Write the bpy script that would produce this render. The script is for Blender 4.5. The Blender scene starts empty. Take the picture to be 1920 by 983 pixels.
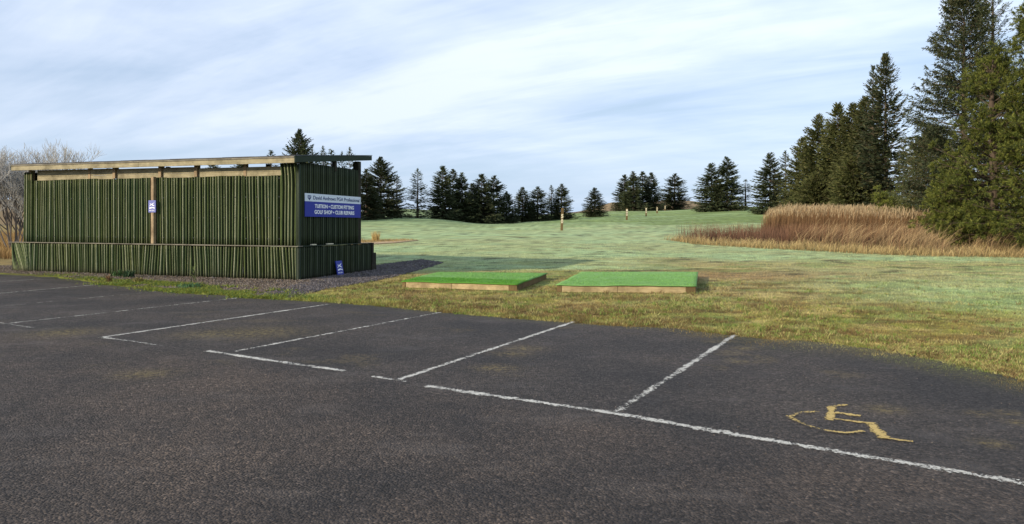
import bpy, math, random
import numpy as np
from math import radians as R, sin, cos, pi

# ------------------------------------------------------------------ camera, world, sun
scene = bpy.context.scene
EYE = 1.55                       # camera height, metres
F = 1276.0                       # focal length in photo pixels (1920 wide)
HZ = 422.0                       # row of the horizon in the photo
cam = bpy.data.cameras.new('camera')
cam.sensor_width = 36; cam.lens = 36 * F / 1920
cam.shift_y = -(491.5 - HZ) / 1920
cam.clip_start = .1; cam.clip_end = 6000
camo = bpy.data.objects.new('camera', cam)
camo.location = (0, 0, EYE); camo.rotation_euler = (R(90), 0, 0)
scene.collection.objects.link(camo); scene.camera = camo

SUN_EL = R(21.0)
SUN_V = np.array([-.84, -.54]); SUN_V /= np.linalg.norm(SUN_V)       # horizontal direction towards the sun
sun = bpy.data.lights.new('sun', 'SUN'); sun.energy = 4.6; sun.angle = R(.6); sun.color = (1, .86, .66)
suno = bpy.data.objects.new('sun', sun); scene.collection.objects.link(suno)
from mathutils import Vector, Matrix
sv = Vector((SUN_V[0] * cos(SUN_EL), SUN_V[1] * cos(SUN_EL), sin(SUN_EL)))
suno.rotation_euler = sv.to_track_quat('Z', 'Y').to_euler(); suno.location = (-30, -20, 20)

world = bpy.data.worlds.new('World'); scene.world = world; world.use_nodes = True
wt = world.node_tree; wt.nodes.clear()


class NT:
    """tiny helper to write node trees"""
    def __init__(s, t): s.t = t
    def n(s, typ, ins=None, **kw):
        nd = s.t.nodes.new(typ)
        for k, v in kw.items(): setattr(nd, k, v)
        for k, v in (ins or {}).items():
            if isinstance(v, bpy.types.NodeSocket): s.t.links.new(v, nd.inputs[k])
            else: nd.inputs[k].default_value = v
        return nd
    def math(s, op, a, b=0.0, c=0.0, clamp=False):
        return s.n('ShaderNodeMath', {0: a, 1: b, 2: c}, operation=op, use_clamp=clamp).outputs[0]
    def mix(s, f, a, b, mode='MIX'):
        nd = s.n('ShaderNodeMix', data_type='RGBA', blend_type=mode)
        for k, v in ((0, f), (6, a), (7, b)):
            if isinstance(v, bpy.types.NodeSocket): s.t.links.new(v, nd.inputs[k])
            else:
                nd.inputs[k].default_value = v if k == 0 else (tuple(v) + (1,))[:4]
        return nd.outputs[2]
    def ramp(s, f, *pts):
        nd = s.n('ShaderNodeValToRGB', {0: f}); cr = nd.color_ramp
        while len(cr.elements) < len(pts): cr.elements.new(.5)
        for e, (p, c) in zip(cr.elements, pts):
            e.position = p; e.color = (c, c, c, 1) if isinstance(c, (int, float)) else tuple(c) + (1,)
        return nd.outputs[0]
    def noise(s, vec, scale, detail=3, rough=.55, dist=0.0):
        return s.n('ShaderNodeTexNoise', {'Vector': vec, 'Scale': scale, 'Detail': detail, 'Roughness': rough, 'Distortion': dist}).outputs[0]
    def mapv(s, vec, scale=(1, 1, 1), loc=(0, 0, 0), rot=(0, 0, 0)):
        return s.n('ShaderNodeMapping', {0: vec, 1: loc, 2: rot, 3: scale}).outputs[0]


w = NT(wt)
sky = w.n('ShaderNodeTexSky', sky_type='NISHITA')
sky.sun_disc = False; sky.sun_elevation = SUN_EL; sky.sun_rotation = math.atan2(SUN_V[0], SUN_V[1])
sky.air_density = 1.2; sky.dust_density = 1.0; sky.ozone_density = 2.0; sky.altitude = 150
tc = w.n('ShaderNodeTexCoord').outputs['Generated']
sep = w.n('ShaderNodeSeparateXYZ', {0: tc})
zc = w.math('MAXIMUM', sep.outputs[2], 0.0)
den = w.math('ADD', zc, .16)
px = w.math('DIVIDE', sep.outputs[0], den); py = w.math('DIVIDE', sep.outputs[1], den)
pl = w.n('ShaderNodeCombineXYZ', {0: px, 1: py, 2: 0.0}).outputs[0]
# thin high cloud: long soft streaks on a flat layer
st = w.mapv(w.mapv(pl, rot=(0, 0, R(20))), (.55, 1.0, 1), (2.3, .7, 0))
c1 = w.noise(st, 1.0, 7, .55, .55)
c2 = w.noise(w.mapv(pl, (.55, .8, 1), (5.1, 3.0, 0), (0, 0, R(18))), 1.1, 5, .55, .3)
c3 = w.noise(w.mapv(w.mapv(pl, rot=(0, 0, R(30))), (.7, 3.2, 1), (1.0, 9.0, 0)), 1.3, 5, .6, .5)
cm = w.math('ADD', w.math('MULTIPLY', c1, .40), w.math('ADD', w.math('MULTIPLY', c2, .38), w.math('MULTIPLY', c3, .22)))
cov = w.ramp(cm, (.36, .38), (.48, .76), (.58, 1.0))
lowband = w.ramp(zc, (.012, .30), (.06, .42), (.12, .86), (.3, 1.0))         # clearer sky low over the horizon
cov = w.math('MULTIPLY', cov, lowband)
tint = w.ramp(w.math('MULTIPLY_ADD', sep.outputs[0], .5, .5), (.15, (.62, .70, .84)), (.5, (.68, .77, .92)), (.8, (.70, .81, .98)))
thick = w.ramp(cm, (.42, (.84, .89, .97)), (.60, (1.08, 1.06, 1.03)))
ccol = w.mix(1.0, tint, thick, 'MULTIPLY')
hzcol = w.mix(w.ramp(zc, (0.0, .85), (.16, .35)), sky.outputs[0], (4.4, 6.0, 8.4))
b1 = w.n('ShaderNodeBackground', {0: hzcol, 1: .095})
b2 = w.n('ShaderNodeBackground', {0: ccol, 1: 1.0})
mx = w.n('ShaderNodeMixShader', {0: cov, 1: b1.outputs[0], 2: b2.outputs[0]})
w.n('ShaderNodeOutputWorld', {0: mx.outputs[0]})

scene.view_settings.view_transform = 'Standard'; scene.view_settings.look = 'None'
scene.view_settings.gamma = 1; scene.view_settings.exposure = 0.35
scene.view_settings.use_curve_mapping = False

# ------------------------------------------------------------------ helpers
COL = scene.collection


def G(px, py, z=0.0):
    """point of the level plane z that the photo shows at (px, py)"""
    y = (EYE - z) * F / (py - HZ)
    return ((px - 960) / F * y, y)


def tag(o, label=None, cat=None, group=None, kind=None):
    if label: o['label'] = label
    if cat: o['category'] = cat
    if group: o['group'] = group
    if kind: o['kind'] = kind
    return o


def empty(name, loc, rz=0.0):
    o = bpy.data.objects.new(name, None); COL.objects.link(o)
    o.location = loc; o.rotation_euler = (0, 0, rz); o.empty_display_size = .3
    return o


def add(name, me, parent=None, loc=(0, 0, 0)):
    o = bpy.data.objects.new(name, me); COL.objects.link(o)
    o.location = loc
    if parent: o.parent = parent
    return o


def np_mesh(name, V, Q, mat, smooth=False, col=None, uv=None):
    """mesh from numpy arrays; Q is (n,3) or (n,4)"""
    V = np.asarray(V, np.float32); Q = np.asarray(Q, np.int32)
    me = bpy.data.meshes.new(name)
    k = Q.shape[1]
    me.vertices.add(len(V)); me.vertices.foreach_set('co', V.ravel())
    me.loops.add(Q.size); me.loops.foreach_set('vertex_index', Q.ravel())
    me.polygons.add(len(Q)); me.polygons.foreach_set('loop_start', np.arange(0, Q.size, k, dtype=np.int32))
    if smooth: me.polygons.foreach_set('use_smooth', np.ones(len(Q), bool))
    if col is not None:
        a = me.color_attributes.new('col', 'FLOAT_COLOR', 'POINT')
        c = np.ones((len(V), 4), np.float32); c[:, :3] = col; a.data.foreach_set('color', c.ravel())
    if uv is not None:
        u = me.uv_layers.new(name='uv'); u.data.foreach_set('uv', np.asarray(uv, np.float32)[Q.ravel()].ravel())
    if mat: me.materials.append(mat)
    me.update(calc_edges=True); me.validate()
    return me


class MB:
    def __init__(s): s.v = []; s.f = []
    def poly(s, pts, faces):
        b = len(s.v); s.v += [tuple(p) for p in pts]; s.f += [tuple(b + i for i in f) for f in faces]; return s
    def box(s, x0, x1, y0, y1, z0, z1, z0b=None, z1b=None):
        """box; z0b/z1b give other heights at y1 (sloping box)"""
        a = z0 if z0b is None else z0b; b = z1 if z1b is None else z1b
        return s.poly([(x0, y0, z0), (x1, y0, z0), (x1, y1, a), (x0, y1, a), (x0, y0, z1), (x1, y0, z1), (x1, y1, b), (x0, y1, b)],
                      [(0, 3, 2, 1), (4, 5, 6, 7), (0, 1, 5, 4), (1, 2, 6, 5), (2, 3, 7, 6), (3, 0, 4, 7)])
    def prism(s, pts, d):
        n = len(pts); d = Vector(d)
        a = [Vector(p) for p in pts]; b = [p + d for p in a]
        return s.poly(a + b, [tuple(range(n))[::-1], tuple(range(n, 2 * n))] + [(i, (i + 1) % n, n + (i + 1) % n, n + i) for i in range(n)])
    def tube(s, pts, rad, n=6):
        base = len(s.v); P = [Vector(p) for p in pts]
        for i, p in enumerate(P):
            d = (P[min(i + 1, len(P) - 1)] - P[max(i - 1, 0)]).normalized()
            u = d.cross(Vector((0, 1, .13))).normalized(); v = d.cross(u)
            for k in range(n):
                t = 2 * pi * k / n; s.v.append(tuple(p + (u * cos(t) + v * sin(t)) * rad[i]))
        for i in range(len(P) - 1):
            for k in range(n):
                s.f.append((base + i * n + k, base + i * n + (k + 1) % n, base + (i + 1) * n + (k + 1) % n, base + (i + 1) * n + k))
        s.f.append(tuple(base + k for k in range(n))[::-1]); s.f.append(tuple(base + (len(P) - 1) * n + k for k in range(n)))
        return s
    def mesh(s, name, mat, bevel=0.0):
        me = bpy.data.meshes.new(name); me.from_pydata(s.v, [], s.f)
        if mat: me.materials.append(mat)
        me.update(); return me
    def build(s, name, mat, parent=None, loc=(0, 0, 0)):
        return add(name, s.mesh(name, mat), parent, loc)


# lattice value noise in numpy
def _h(ix, iy, seed):
    h = (ix * 374761393 + iy * 668265263 + seed * 974634777) & 0x7fffffff
    h = ((h ^ (h >> 13)) * 1274126177) & 0x7fffffff
    return ((h ^ (h >> 16)) & 0xffff) / 65535.0


def vnoise(x, y, seed=0):
    x = np.asarray(x, float); y = np.asarray(y, float)
    ix = np.floor(x).astype(np.int64); iy = np.floor(y).astype(np.int64)
    fx = x - ix; fy = y - iy; fx = fx * fx * (3 - 2 * fx); fy = fy * fy * (3 - 2 * fy)
    a = _h(ix, iy, seed); b = _h(ix + 1, iy, seed); c = _h(ix, iy + 1, seed); d = _h(ix + 1, iy + 1, seed)
    return (a * (1 - fx) + b * fx) * (1 - fy) + (c * (1 - fx) + d * fx) * fy


def fbm(x, y, seed=0, o=4):
    r = 0; a = .5; t = 0
    for i in range(o):
        r = r + a * vnoise(x, y, seed + i * 17); t += a; a *= .55; x = x * 2.03 + 7.1; y = y * 2.03 + 3.7
    return r / t


def smooth(a, b, x):
    t = np.clip((x - a) / (b - a), 0, 1); return t * t * (3 - 2 * t)


# ------------------------------------------------------------------ materials
def material(name):
    m = bpy.data.materials.new(name); m.use_nodes = True; m.node_tree.nodes.clear()
    return m, NT(m.node_tree)


def finish(m, t, col, rough=.8, bump=None, bstr=.5, bdist=.01, spec=.3, alpha=None, transl=0.0):
    ins = {'Base Color': col if isinstance(col, bpy.types.NodeSocket) else tuple(col) + (1,), 'Roughness': rough, 'Specular IOR Level': spec}
    if bump is not None:
        ins['Normal'] = t.n('ShaderNodeBump', {'Strength': bstr, 'Distance': bdist, 'Height': bump}).outputs[0]
    sh = t.n('ShaderNodeBsdfPrincipled', ins).outputs[0]
    if transl > 0:
        tr = t.n('ShaderNodeBsdfTranslucent', {0: ins['Base Color']}).outputs[0]
        sh = t.n('ShaderNodeMixShader', {0: transl, 1: sh, 2: tr}).outputs[0]
    if alpha is not None:
        tp = t.n('ShaderNodeBsdfTransparent').outputs[0]
        sh = t.n('ShaderNodeMixShader', {0: alpha, 1: tp, 2: sh}).outputs[0]
    t.n('ShaderNodeOutputMaterial', {0: sh})
    return m


def pos(t): return t.n('ShaderNodeNewGeometry').outputs['Position']
def obj_co(t): return t.n('ShaderNodeTexCoord').outputs['Object']
def island(t): return t.n('ShaderNodeNewGeometry').outputs['Random Per Island']
def attr(t, name='col'): return t.n('ShaderNodeAttribute', attribute_name=name).outputs[0]


def mat_ground():
    m, t = material('turf_ground'); p = pos(t)
    a = t.noise(p, 9, 5, .7); b = t.noise(p, 55, 3, .7)
    c = t.noise(t.mapv(p, (.5, 2.2, 1)), 2.2, 5, .65)
    f = t.math('ADD', t.math('MULTIPLY', a, .5), t.math('ADD', t.math('MULTIPLY', b, .25), t.math('MULTIPLY', c, .3)))
    k = t.ramp(f, (.34, .55), (.52, 1.0), (.72, 1.45))
    col = t.mix(1.0, attr(t), k, 'MULTIPLY')
    return finish(m, t, col, .9, f, 1.0, .12, .15)


def mat_blade(name='grass_blade', transl=.25):
    m, t = material(name)
    k = t.ramp(island(t), (0, .6), (.5, 1.0), (1, 1.4))
    return finish(m, t, t.mix(1.0, attr(t), k, 'MULTIPLY'), .7, transl=transl, spec=.25)


def mat_tarmac():
    m, t = material('tarmac'); p = pos(t)
    v = t.n('ShaderNodeTexVoronoi', {'Vector': p, 'Scale': 62.0, 'Randomness': 1.0})
    vc = t.n('ShaderNodeSeparateColor', {0: v.outputs['Color']}).outputs[0]
    n1 = t.noise(p, 95, 4, .75); n2 = t.noise(p, .55, 4, .6); n3 = t.noise(p, 18, 4, .65)
    stone = t.ramp(vc, (0, .35), (.5, .85), (.8, 1.15), (.93, 1.45), (1, 2.1))
    base = t.mix(t.ramp(n2, (.38, 0.0), (.64, 1.0)), (.030, .026, .0245), (.064, .052, .044))
    base = t.mix(1.0, base, stone, 'MULTIPLY')
    base = t.mix(1.0, base, t.ramp(n3, (.3, .55), (.5, 1.0), (.72, 1.5)), 'MULTIPLY')
    n5 = t.noise(t.mapv(p, (1, 1.6, 1)), .9, 5, .7)
    base = t.mix(t.ramp(n5, (.54, 0.0), (.72, .55)), base, (.095, .085, .080))
    base = t.mix(t.ramp(t.noise(p, 1.7, 4, .7), (.60, 0.0), (.72, .5)), base, (.020, .020, .022))
    ms = t.n('ShaderNodeSeparateColor', {0: attr(t)})
    base = t.mix(t.math('MULTIPLY', ms.outputs[2], t.ramp(n2, (.3, .45), (.6, 1.0))), base, t.mix(1.0, base, (1.26, 1.17, 1.08), 'MULTIPLY'))
    mk = t.ramp(t.math('ADD', t.math('MULTIPLY', n3, .55), t.math('MULTIPLY', n1, .45)), (.45, 0.0), (.56, 1.0))
    mf = t.math('MULTIPLY', ms.outputs[0], t.math('ADD', t.math('MULTIPLY', mk, .75), .12), clamp=True)
    col = t.mix(mf, base, (.085, .083, .022))
    col = t.mix(t.math('MULTIPLY', ms.outputs[1], mk), col, (.20, .15, .055))
    h = t.math('ADD', t.math('MULTIPLY', v.outputs['Distance'], -1.0), t.math('ADD', t.math('MULTIPLY', n1, .6), t.math('MULTIPLY', n3, 1.0)))
    return finish(m, t, col, .82, h, 1.0, .02, .35)


def mat_paint(name, c1, c2, wear, th=.475):
    """road paint worn off the high and low spots of the tarmac; the uv runs across the stroke (0..1)"""
    m, t = material(name); p = pos(t)
    uv = t.n('ShaderNodeUVMap', uv_map='uv').outputs[0]; su = t.n('ShaderNodeSeparateXYZ', {0: uv})
    e = t.math('ABSOLUTE', t.math('SUBTRACT', su.outputs[0], .5))
    edge = t.math('MULTIPLY', t.math('POWER', t.math('MULTIPLY', e, 2.0), 2.2), .22)
    n = t.math('ADD', t.math('MULTIPLY', t.noise(p, 48, 4, .8), .60), t.math('ADD', t.math('MULTIPLY', t.noise(p, 14, 3, .6), .30), t.math('MULTIPLY', t.noise(p, 2.2, 2, .6), .22)))
    al = t.math('SUBTRACT', n, t.math('ADD', edge, t.math('MULTIPLY', su.outputs[1], wear)))
    al = t.ramp(al, (th, 0.0), (th + .04, 1.0))
    col = t.mix(t.noise(p, 40, 4, .7), c1, c2)
    return finish(m, t, col, .75, n, .8, .01, .3, alpha=al)


def mat_wood(name, light, dark, scale=1.0, axis=0):
    m, t = material(name); o = obj_co(t)
    sc = [14, 14, 14]; sc[axis] = 1.0
    g = t.noise(t.mapv(o, tuple(sc)), 3.0 * scale, 5, .7, .4)
    k = t.noise(o, 2.3, 4, .65)
    kn = t.n('ShaderNodeTexVoronoi', {'Vector': t.mapv(o, (1.6, 6, 6) if axis == 0 else (6, 6, 1.6)), 'Scale': 1.6}).outputs['Distance']
    knot = t.ramp(kn, (.03, 1.0), (.09, 0.0))
    col = t.mix(t.ramp(g, (.3, 0.0), (.7, 1.0)), dark, light)
    col = t.mix(t.ramp(k, (.42, 0.0), (.66, .75)), col, tuple(x * .55 for x in dark))
    col = t.mix(t.math('MULTIPLY', knot, .8), col, tuple(x * .3 for x in dark))
    return finish(m, t, col, .85, g, .5, .006, .2)


def mat_sheet(name='green_corrugated_sheet', f=1.0):
    """green bitumen sheet: the crests have weathered pale, the troughs have the shade between ribs painted in near black"""
    m, t = material(name); p = obj_co(t)
    cr = attr(t); s = t.n('ShaderNodeSeparateColor', {0: cr})
    n = t.noise(t.mapv(p, (3, 3, .35)), 5, 4, .65); n2 = t.noise(p, 30, 4, .7); n3 = t.noise(t.mapv(p, (1, 1, .6)), .9, 3, .5)
    body = t.mix(t.ramp(n, (.3, 0.0), (.7, 1.0)), (.046, .066, .016), (.115, .140, .036))
    body = t.mix(t.ramp(n3, (.35, 0.0), (.7, .7)), body, (.045, .085, .030))
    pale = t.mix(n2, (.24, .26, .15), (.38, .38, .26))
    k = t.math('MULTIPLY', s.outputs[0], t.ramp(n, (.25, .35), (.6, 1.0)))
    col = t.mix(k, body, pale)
    col = t.mix(t.math('MULTIPLY', s.outputs[1], .85), col, (.010, .012, .007))  # rib shade painted into the troughs as near black
    grime = t.math('MULTIPLY', s.outputs[2], t.ramp(n2, (.3, .3), (.6, 1.0)))
    col = t.mix(grime, col, (.055, .05, .03))
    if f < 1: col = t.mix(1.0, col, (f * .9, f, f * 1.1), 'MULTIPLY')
    return finish(m, t, col, .8, n2, .4, .004, .25)


def mat_plain(name, c, rough=.6, var=.15, scale=12, spec=.3, bump=.2):
    m, t = material(name); n = t.noise(obj_co(t), scale, 4, .65)
    col = t.mix(n, tuple(x * (1 - var) for x in c), tuple(min(1, x * (1 + var)) for x in c))
    return finish(m, t, col, rough, n, bump, .004, spec)


def mat_foliage(name, ca, cb, cc, transl=.15, scale=.9):
    m, t = material(name)
    o = obj_co(t)
    n = t.noise(o, scale, 4, .65)
    col = t.mix(t.ramp(n, (.35, 0.0), (.62, 1.0)), ca, cb)
    col = t.mix(t.ramp(island(t), (.55, 0.0), (1.0, .85)), col, cc)
    ir = t.n('ShaderNodeObjectInfo').outputs['Random']
    col = t.mix(1.0, col, t.ramp(ir, (0, .78), (1, 1.2)), 'MULTIPLY')
    return finish(m, t, col, .75, transl=transl, spec=.2)


M = {}
M['ground'] = mat_ground()
M['blade'] = mat_blade()
M['reed'] = mat_blade('dry_reed', .2)
M['tarmac'] = mat_tarmac()
M['white_paint'] = mat_paint('white_road_paint', (.34, .33, .29), (.62, .60, .54), .12, .49)
M['yellow_paint'] = mat_paint('yellow_road_paint', (.34, .24, .07), (.56, .41, .15), .14, .452)
M['pale_wood'] = mat_wood('pale_treated_timber', (.39, .345, .225), (.23, .20, .12))
M['grey_wood'] = mat_wood('weathered_grey_timber', (.25, .23, .18), (.13, .12, .095))
M['frame_wood'] = mat_wood('yellow_frame_timber', (.50, .40, .22), (.30, .22, .11))
M['post_wood'] = mat_wood('upright_timber', (.40, .31, .19), (.22, .15, .09), axis=2)
M['dark_wood'] = mat_wood('dark_stained_timber', (.045, .040, .028), (.020, .018, .013))
M['brown_post'] = mat_wood('brown_marker_timber', (.20, .14, .06), (.10, .065, .03), axis=2)
M['green_board'] = mat_plain('green_painted_board', (.018, .030, .018), .7, .3)
M['sheet'] = mat_sheet(); M['sheet_shade'] = mat_sheet('shade_darkened_green_sheet', .36)  # second sheet is a darkened copy, end wall shade put into its colour
M['felt'] = mat_plain('grey_roof_felt', (.10, .105, .12), .9, .25, 6)
M['concrete'] = mat_plain('concrete', (.26, .25, .23), .9, .2, 5)
M['blue'] = mat_plain('blue_sign_face', (.012, .028, .30), .35, .06, 3, .5, 0)
M['lilac'] = mat_plain('faded_blue_sign_face', (.10, .12, .36), .45, .10, 3, .4, 0)
M['white'] = mat_plain('white_sign_face', (.62, .68, .78), .4, .04, 3, .4, 0)
M['ink'] = mat_plain('navy_lettering', (.012, .030, .14), .5, .05, 3, .3, 0)
M['letter'] = mat_plain('white_lettering', (.80, .82, .85), .4, .03, 3, .3, 0)
M['cream'] = mat_plain('cream_number_paint', (.62, .57, .42), .7, .12, 9, .3)
M['stone'] = mat_foliage('gravel_stone', (.085, .062, .046), (.15, .115, .088), (.28, .24, .20), 0)
M['slate'] = mat_foliage('dark_gravel_stone', (.050, .044, .045), (.090, .080, .080), (.20, .18, .18), 0)
M['bark'] = mat_plain('bark', (.075, .055, .04), .9, .4, 8)
M['greybark'] = mat_plain('grey_bark', (.13, .11, .095), .9, .35, 8)
M['twig'] = mat_plain('bare_twig', (.34, .33, .31), .85, .3, 3)
M['spruce'] = mat_foliage('spruce_needles', (.032, .047, .026), (.064, .082, .038), (.11, .12, .052))
M['spruce_olive'] = mat_foliage('olive_spruce_needles', (.048, .058, .018), (.090, .100, .032), (.15, .14, .055))
M['spruce_brown'] = mat_foliage('browned_spruce_needles', (.032, .045, .024), (.058, .074, .032), (.11, .090, .045))
M['pine'] = mat_foliage('pine_needles', (.018, .032, .012), (.110, .135, .024), (.28, .28, .06), .15, 3.0)
M['turf_mat'] = None


def mat_turfmat():
    m, t = material('artificial_turf'); p = obj_co(t)
    n = t.noise(p, 160, 2, .8); n2 = t.noise(p, 3, 4, .6)
    col = t.mix(t.ramp(n, (.3, 0.0), (.7, 1.0)), (.06, .17, .014), (.115, .28, .045))
    fr = attr(t); s = t.n('ShaderNodeSeparateColor', {0: fr}).outputs[0]
    col = t.mix(t.math('MULTIPLY', s, t.ramp(n2, (.3, .6), (.65, 1.0))), col, (.27, .44, .18))
    return finish(m, t, col, .85, n, .8, .01, .15)


M['turf_mat'] = mat_turfmat()

# ------------------------------------------------------------------ terrain
U_N = np.array([-1.6, -.75, -.5, -.22, -.165, -.12, -.05, 0, .073, .15, .23, .30, .345, .5, .8, 1.6])
S_N = np.array([.004, .004, .010, .027, .0335, .031, .016, .0155, .0245, .029, .029, .035, .0385, .037, .032, .030])


def terr(x, y):
    x = np.asarray(x, float); y = np.asarray(y, float)
    yy = np.maximum(y, 20); u = x / yy
    s = np.interp(u, U_N, S_N)
    z = np.interp(yy, [0, 20, 26, 32, 40, 50, 58], [0, 0, .07, .2, .45, .82, 1.1]) * np.clip(1 - np.clip(-u - .35, 0, 1) * 1.2, .35, 1)
    far = np.clip(yy - 58, 0, None)
    far = np.where(far > 200, 200 + 30 * (1 - np.exp(-(far - 200) / 30)), far)
    z = z + far * s
    z = z + (fbm(x / 9, y / 9, 5, 3) - .5) * .5 * smooth(24, 60, y) + (fbm(x / 30, y / 30, 9, 2) - .5) * 1.2 * smooth(60, 120, y)
    z = z + (fbm(x / 2.2, y / 2.2, 3, 3) - .5) * .07 * smooth(13.5, 22, y) * smooth(-8, -2, x + 4 * (y > 32))
    return z


# edge of the tarmac against gravel and lawn, read off the photo
EDGE_PX = [(-700, 492), (-300, 503), (0, 514), (100, 519), (200, 534), (330, 548), (440, 556), (530, 562), (700, 573), (830, 586), (1000, 600),
           (1080, 606), (1250, 614), (1400, 630), (1550, 641), (1700, 664), (1800, 684)]
EDGE = np.array([G(*p) for p in EDGE_PX] + [(5.05, 7.15), (5.25, 6.5), (5.6, 5.4), (6.2, 3.2), (8, -6), (12, -30), (60, -200)])


def edge_y(x):
    return np.interp(x, EDGE[:, 0], EDGE[:, 1])


def edge_d(x, y):
    """rough distance beyond the edge"""
    sl = (edge_y(x + .2) - edge_y(x - .2)) / .4
    return (y - edge_y(x)) / np.sqrt(1 + sl * sl)


GRAV_PX = [(-260, 494), (0, 500), (30, 500), (560, 520), (680, 506), (720, 499), (790, 492), (832, 497), (760, 516), (690, 530), (610, 543),
           (540, 560), (440, 553), (330, 545), (200, 531), (100, 517), (0, 513), (-260, 505)]
GRAV = np.array([G(*p) for p in GRAV_PX])


def in_poly(x, y, P):
    c = np.zeros(np.shape(x), bool); n = len(P)
    for i in range(n):
        x0, y0 = P[i]; x1, y1 = P[(i + 1) % n]
        if y0 == y1: continue
        c ^= ((y0 > y) != (y1 > y)) & (x < (x1 - x0) * (y - y0) / (y1 - y0) + x0)
    return c


def turf_colour(x, y):
    """albedo of the field at ground position (x, y): thin mossy turf by the tarmac, frosted lawn beyond, greener knoll far off"""
    x = np.asarray(x, float); y = np.asarray(y, float)
    d = edge_d(x, y)                                  # metres beyond the tarmac edge
    n1 = fbm(x / 1.6, y / 1.2, 21, 4); n2 = fbm(x / .55, y / .45, 31, 3); n3 = fbm(x / 6, y / 4, 41, 3); n4 = fbm(x / 14, y / 3.2, 51, 3)
    olive = np.array([.185, .170, .045]); brown = np.array([.150, .094, .036]); straw = np.array([.27, .22, .085])
    frost = np.array([.325, .425, .215]); green = np.array([.135, .185, .055]); dgreen = np.array([.10, .14, .045]); moss = np.array([.19, .205, .028])

    gold = np.array([.36, .30, .135])

    def lay(c, k, f): f = np.clip(f, 0, 1)[..., None]; return c * (1 - f) + k * f
    c = np.broadcast_to(np.array([.235, .225, .055]), x.shape + (3,)).copy()
    c = lay(c, straw * 1.3, smooth(.42, .60, n2) * .85)
    c = lay(c, gold, smooth(.0, 3.5, x - 1) * smooth(12.5, 16, y + (n3 - .5) * 5) * .8)
    c = lay(c, green * 1.25, smooth(.50, .62, fbm(x / 1.1, y / .7, 25, 3)) * .65)
    c = lay(c, brown * 1.15, smooth(.48, .60, fbm(x / .8, y / .55, 21, 4)) * .75 * smooth(9, 2, d))
    c = lay(c, brown * .6, smooth(.60, .72, fbm(x / .5, y / .3, 27, 3)) * .7 * smooth(12, 2, d))
    # frost on the open lawn: later to thaw on the left, in the shade of the shed, and at the far right
    fr = smooth(23.5, 31, y + smooth(4, -2, x) * 3.5 + (n3 - .5) * 10 + (n1 - .5) * 3) * .95
    fr = np.maximum(fr, smooth(22, 24, y) * smooth(8, 3, x) * .85)  # frost in the shed's shadow, made paler to offset that shadow's darkness
    fr = np.maximum(fr, smooth(6.3, 9.5, x * .95 + (n3 - .5) * 4) * smooth(.4, 2.2, d + (n1 - .5) * 1.5) * .85 * smooth(30, 16, y))
    fr = fr * (.70 + .40 * smooth(.3, .6, n2)) * (1 - .40 * smooth(.52, .68, n4))
    c = lay(c, frost, fr)
    c = lay(c, green * 1.2, smooth(6.8, 9.5, x + (n3 - .5) * 4) * smooth(22, 12, y) * smooth(.45, .6, n2) * .55)
    band = smooth(18.6, 20.2, y) * smooth(23.5, 21, y) * smooth(-3.5, -1.5, x) * smooth(16, 5, x)
    c = lay(c, np.array([.27, .185, .09]), band * smooth(.36, .52, n1) * .85)
    yel = smooth(.42, .66, fbm(x / 9, y / 2.6, 77, 3)) * smooth(23, 30, y) * smooth(70, 45, y)
    c = lay(c, np.array([.33, .33, .15]), yel * .55)
    # the greener, frost-free knoll in the distance
    kn = smooth(60, 84, y + (n3 - .5) * 30)
    c = lay(c, green * 1.15, kn * .95 * smooth(-8, 8, x)); c = lay(c, dgreen, kn * .55 * smooth(8, -8, x))
    c = lay(c, frost * .8, smooth(.5, .7, n4) * kn * .6)
    rough = smooth(20, 26, y) * smooth(-.44, -.50, x / np.maximum(y, 1))        # rough ground left of the shed
    c = lay(c, np.array([.23, .155, .055]), rough * .9)
    c = lay(c, moss, smooth(.9, .1, d) * smooth(-1.0, -4.0, x + y * .0) * .8)
    c = c * (.45 + 1.08 * fbm(x / .14, y / .34, 63, 3))[..., None]
    dv = smooth(.70, .78, fbm(x / .8, y / .5, 88, 2)) * smooth(14, 20, y) * smooth(75, 50, y)
    c = lay(c, np.array([.06, .055, .03]), dv * .8)
    far = smooth(215, 260, y)
    c = lay(c, np.array([.15, .115, .06]), far)
    return c


xs = np.concatenate([-np.geomspace(900, 42, 26), np.arange(-41, 41.1, .42), np.geomspace(42, 900, 26)])
ys = np.concatenate([[-400, -150, -60, -25, -8, 2, 6], np.arange(8.5, 34, .3), np.arange(34, 64, .6), np.geomspace(64, 300, 75), np.geomspace(320, 3000, 14)])
X, Y = np.meshgrid(xs, ys)
Z = terr(X, Y)
Z = np.where(Y < 13.5, 0, Z)
nx, ny = len(xs), len(ys)
I = np.arange(nx * ny).reshape(ny, nx)
Q = np.stack([I[:-1, :-1], I[:-1, 1:], I[1:, 1:], I[1:, :-1]], -1).reshape(-1, 4)
V = np.stack([X, Y, Z], -1).reshape(-1, 3)
g = add('ground', np_mesh('ground', V, Q, M['ground'], True, turf_colour(X.ravel(), Y.ravel())))
tag(g, kind='structure')

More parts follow.
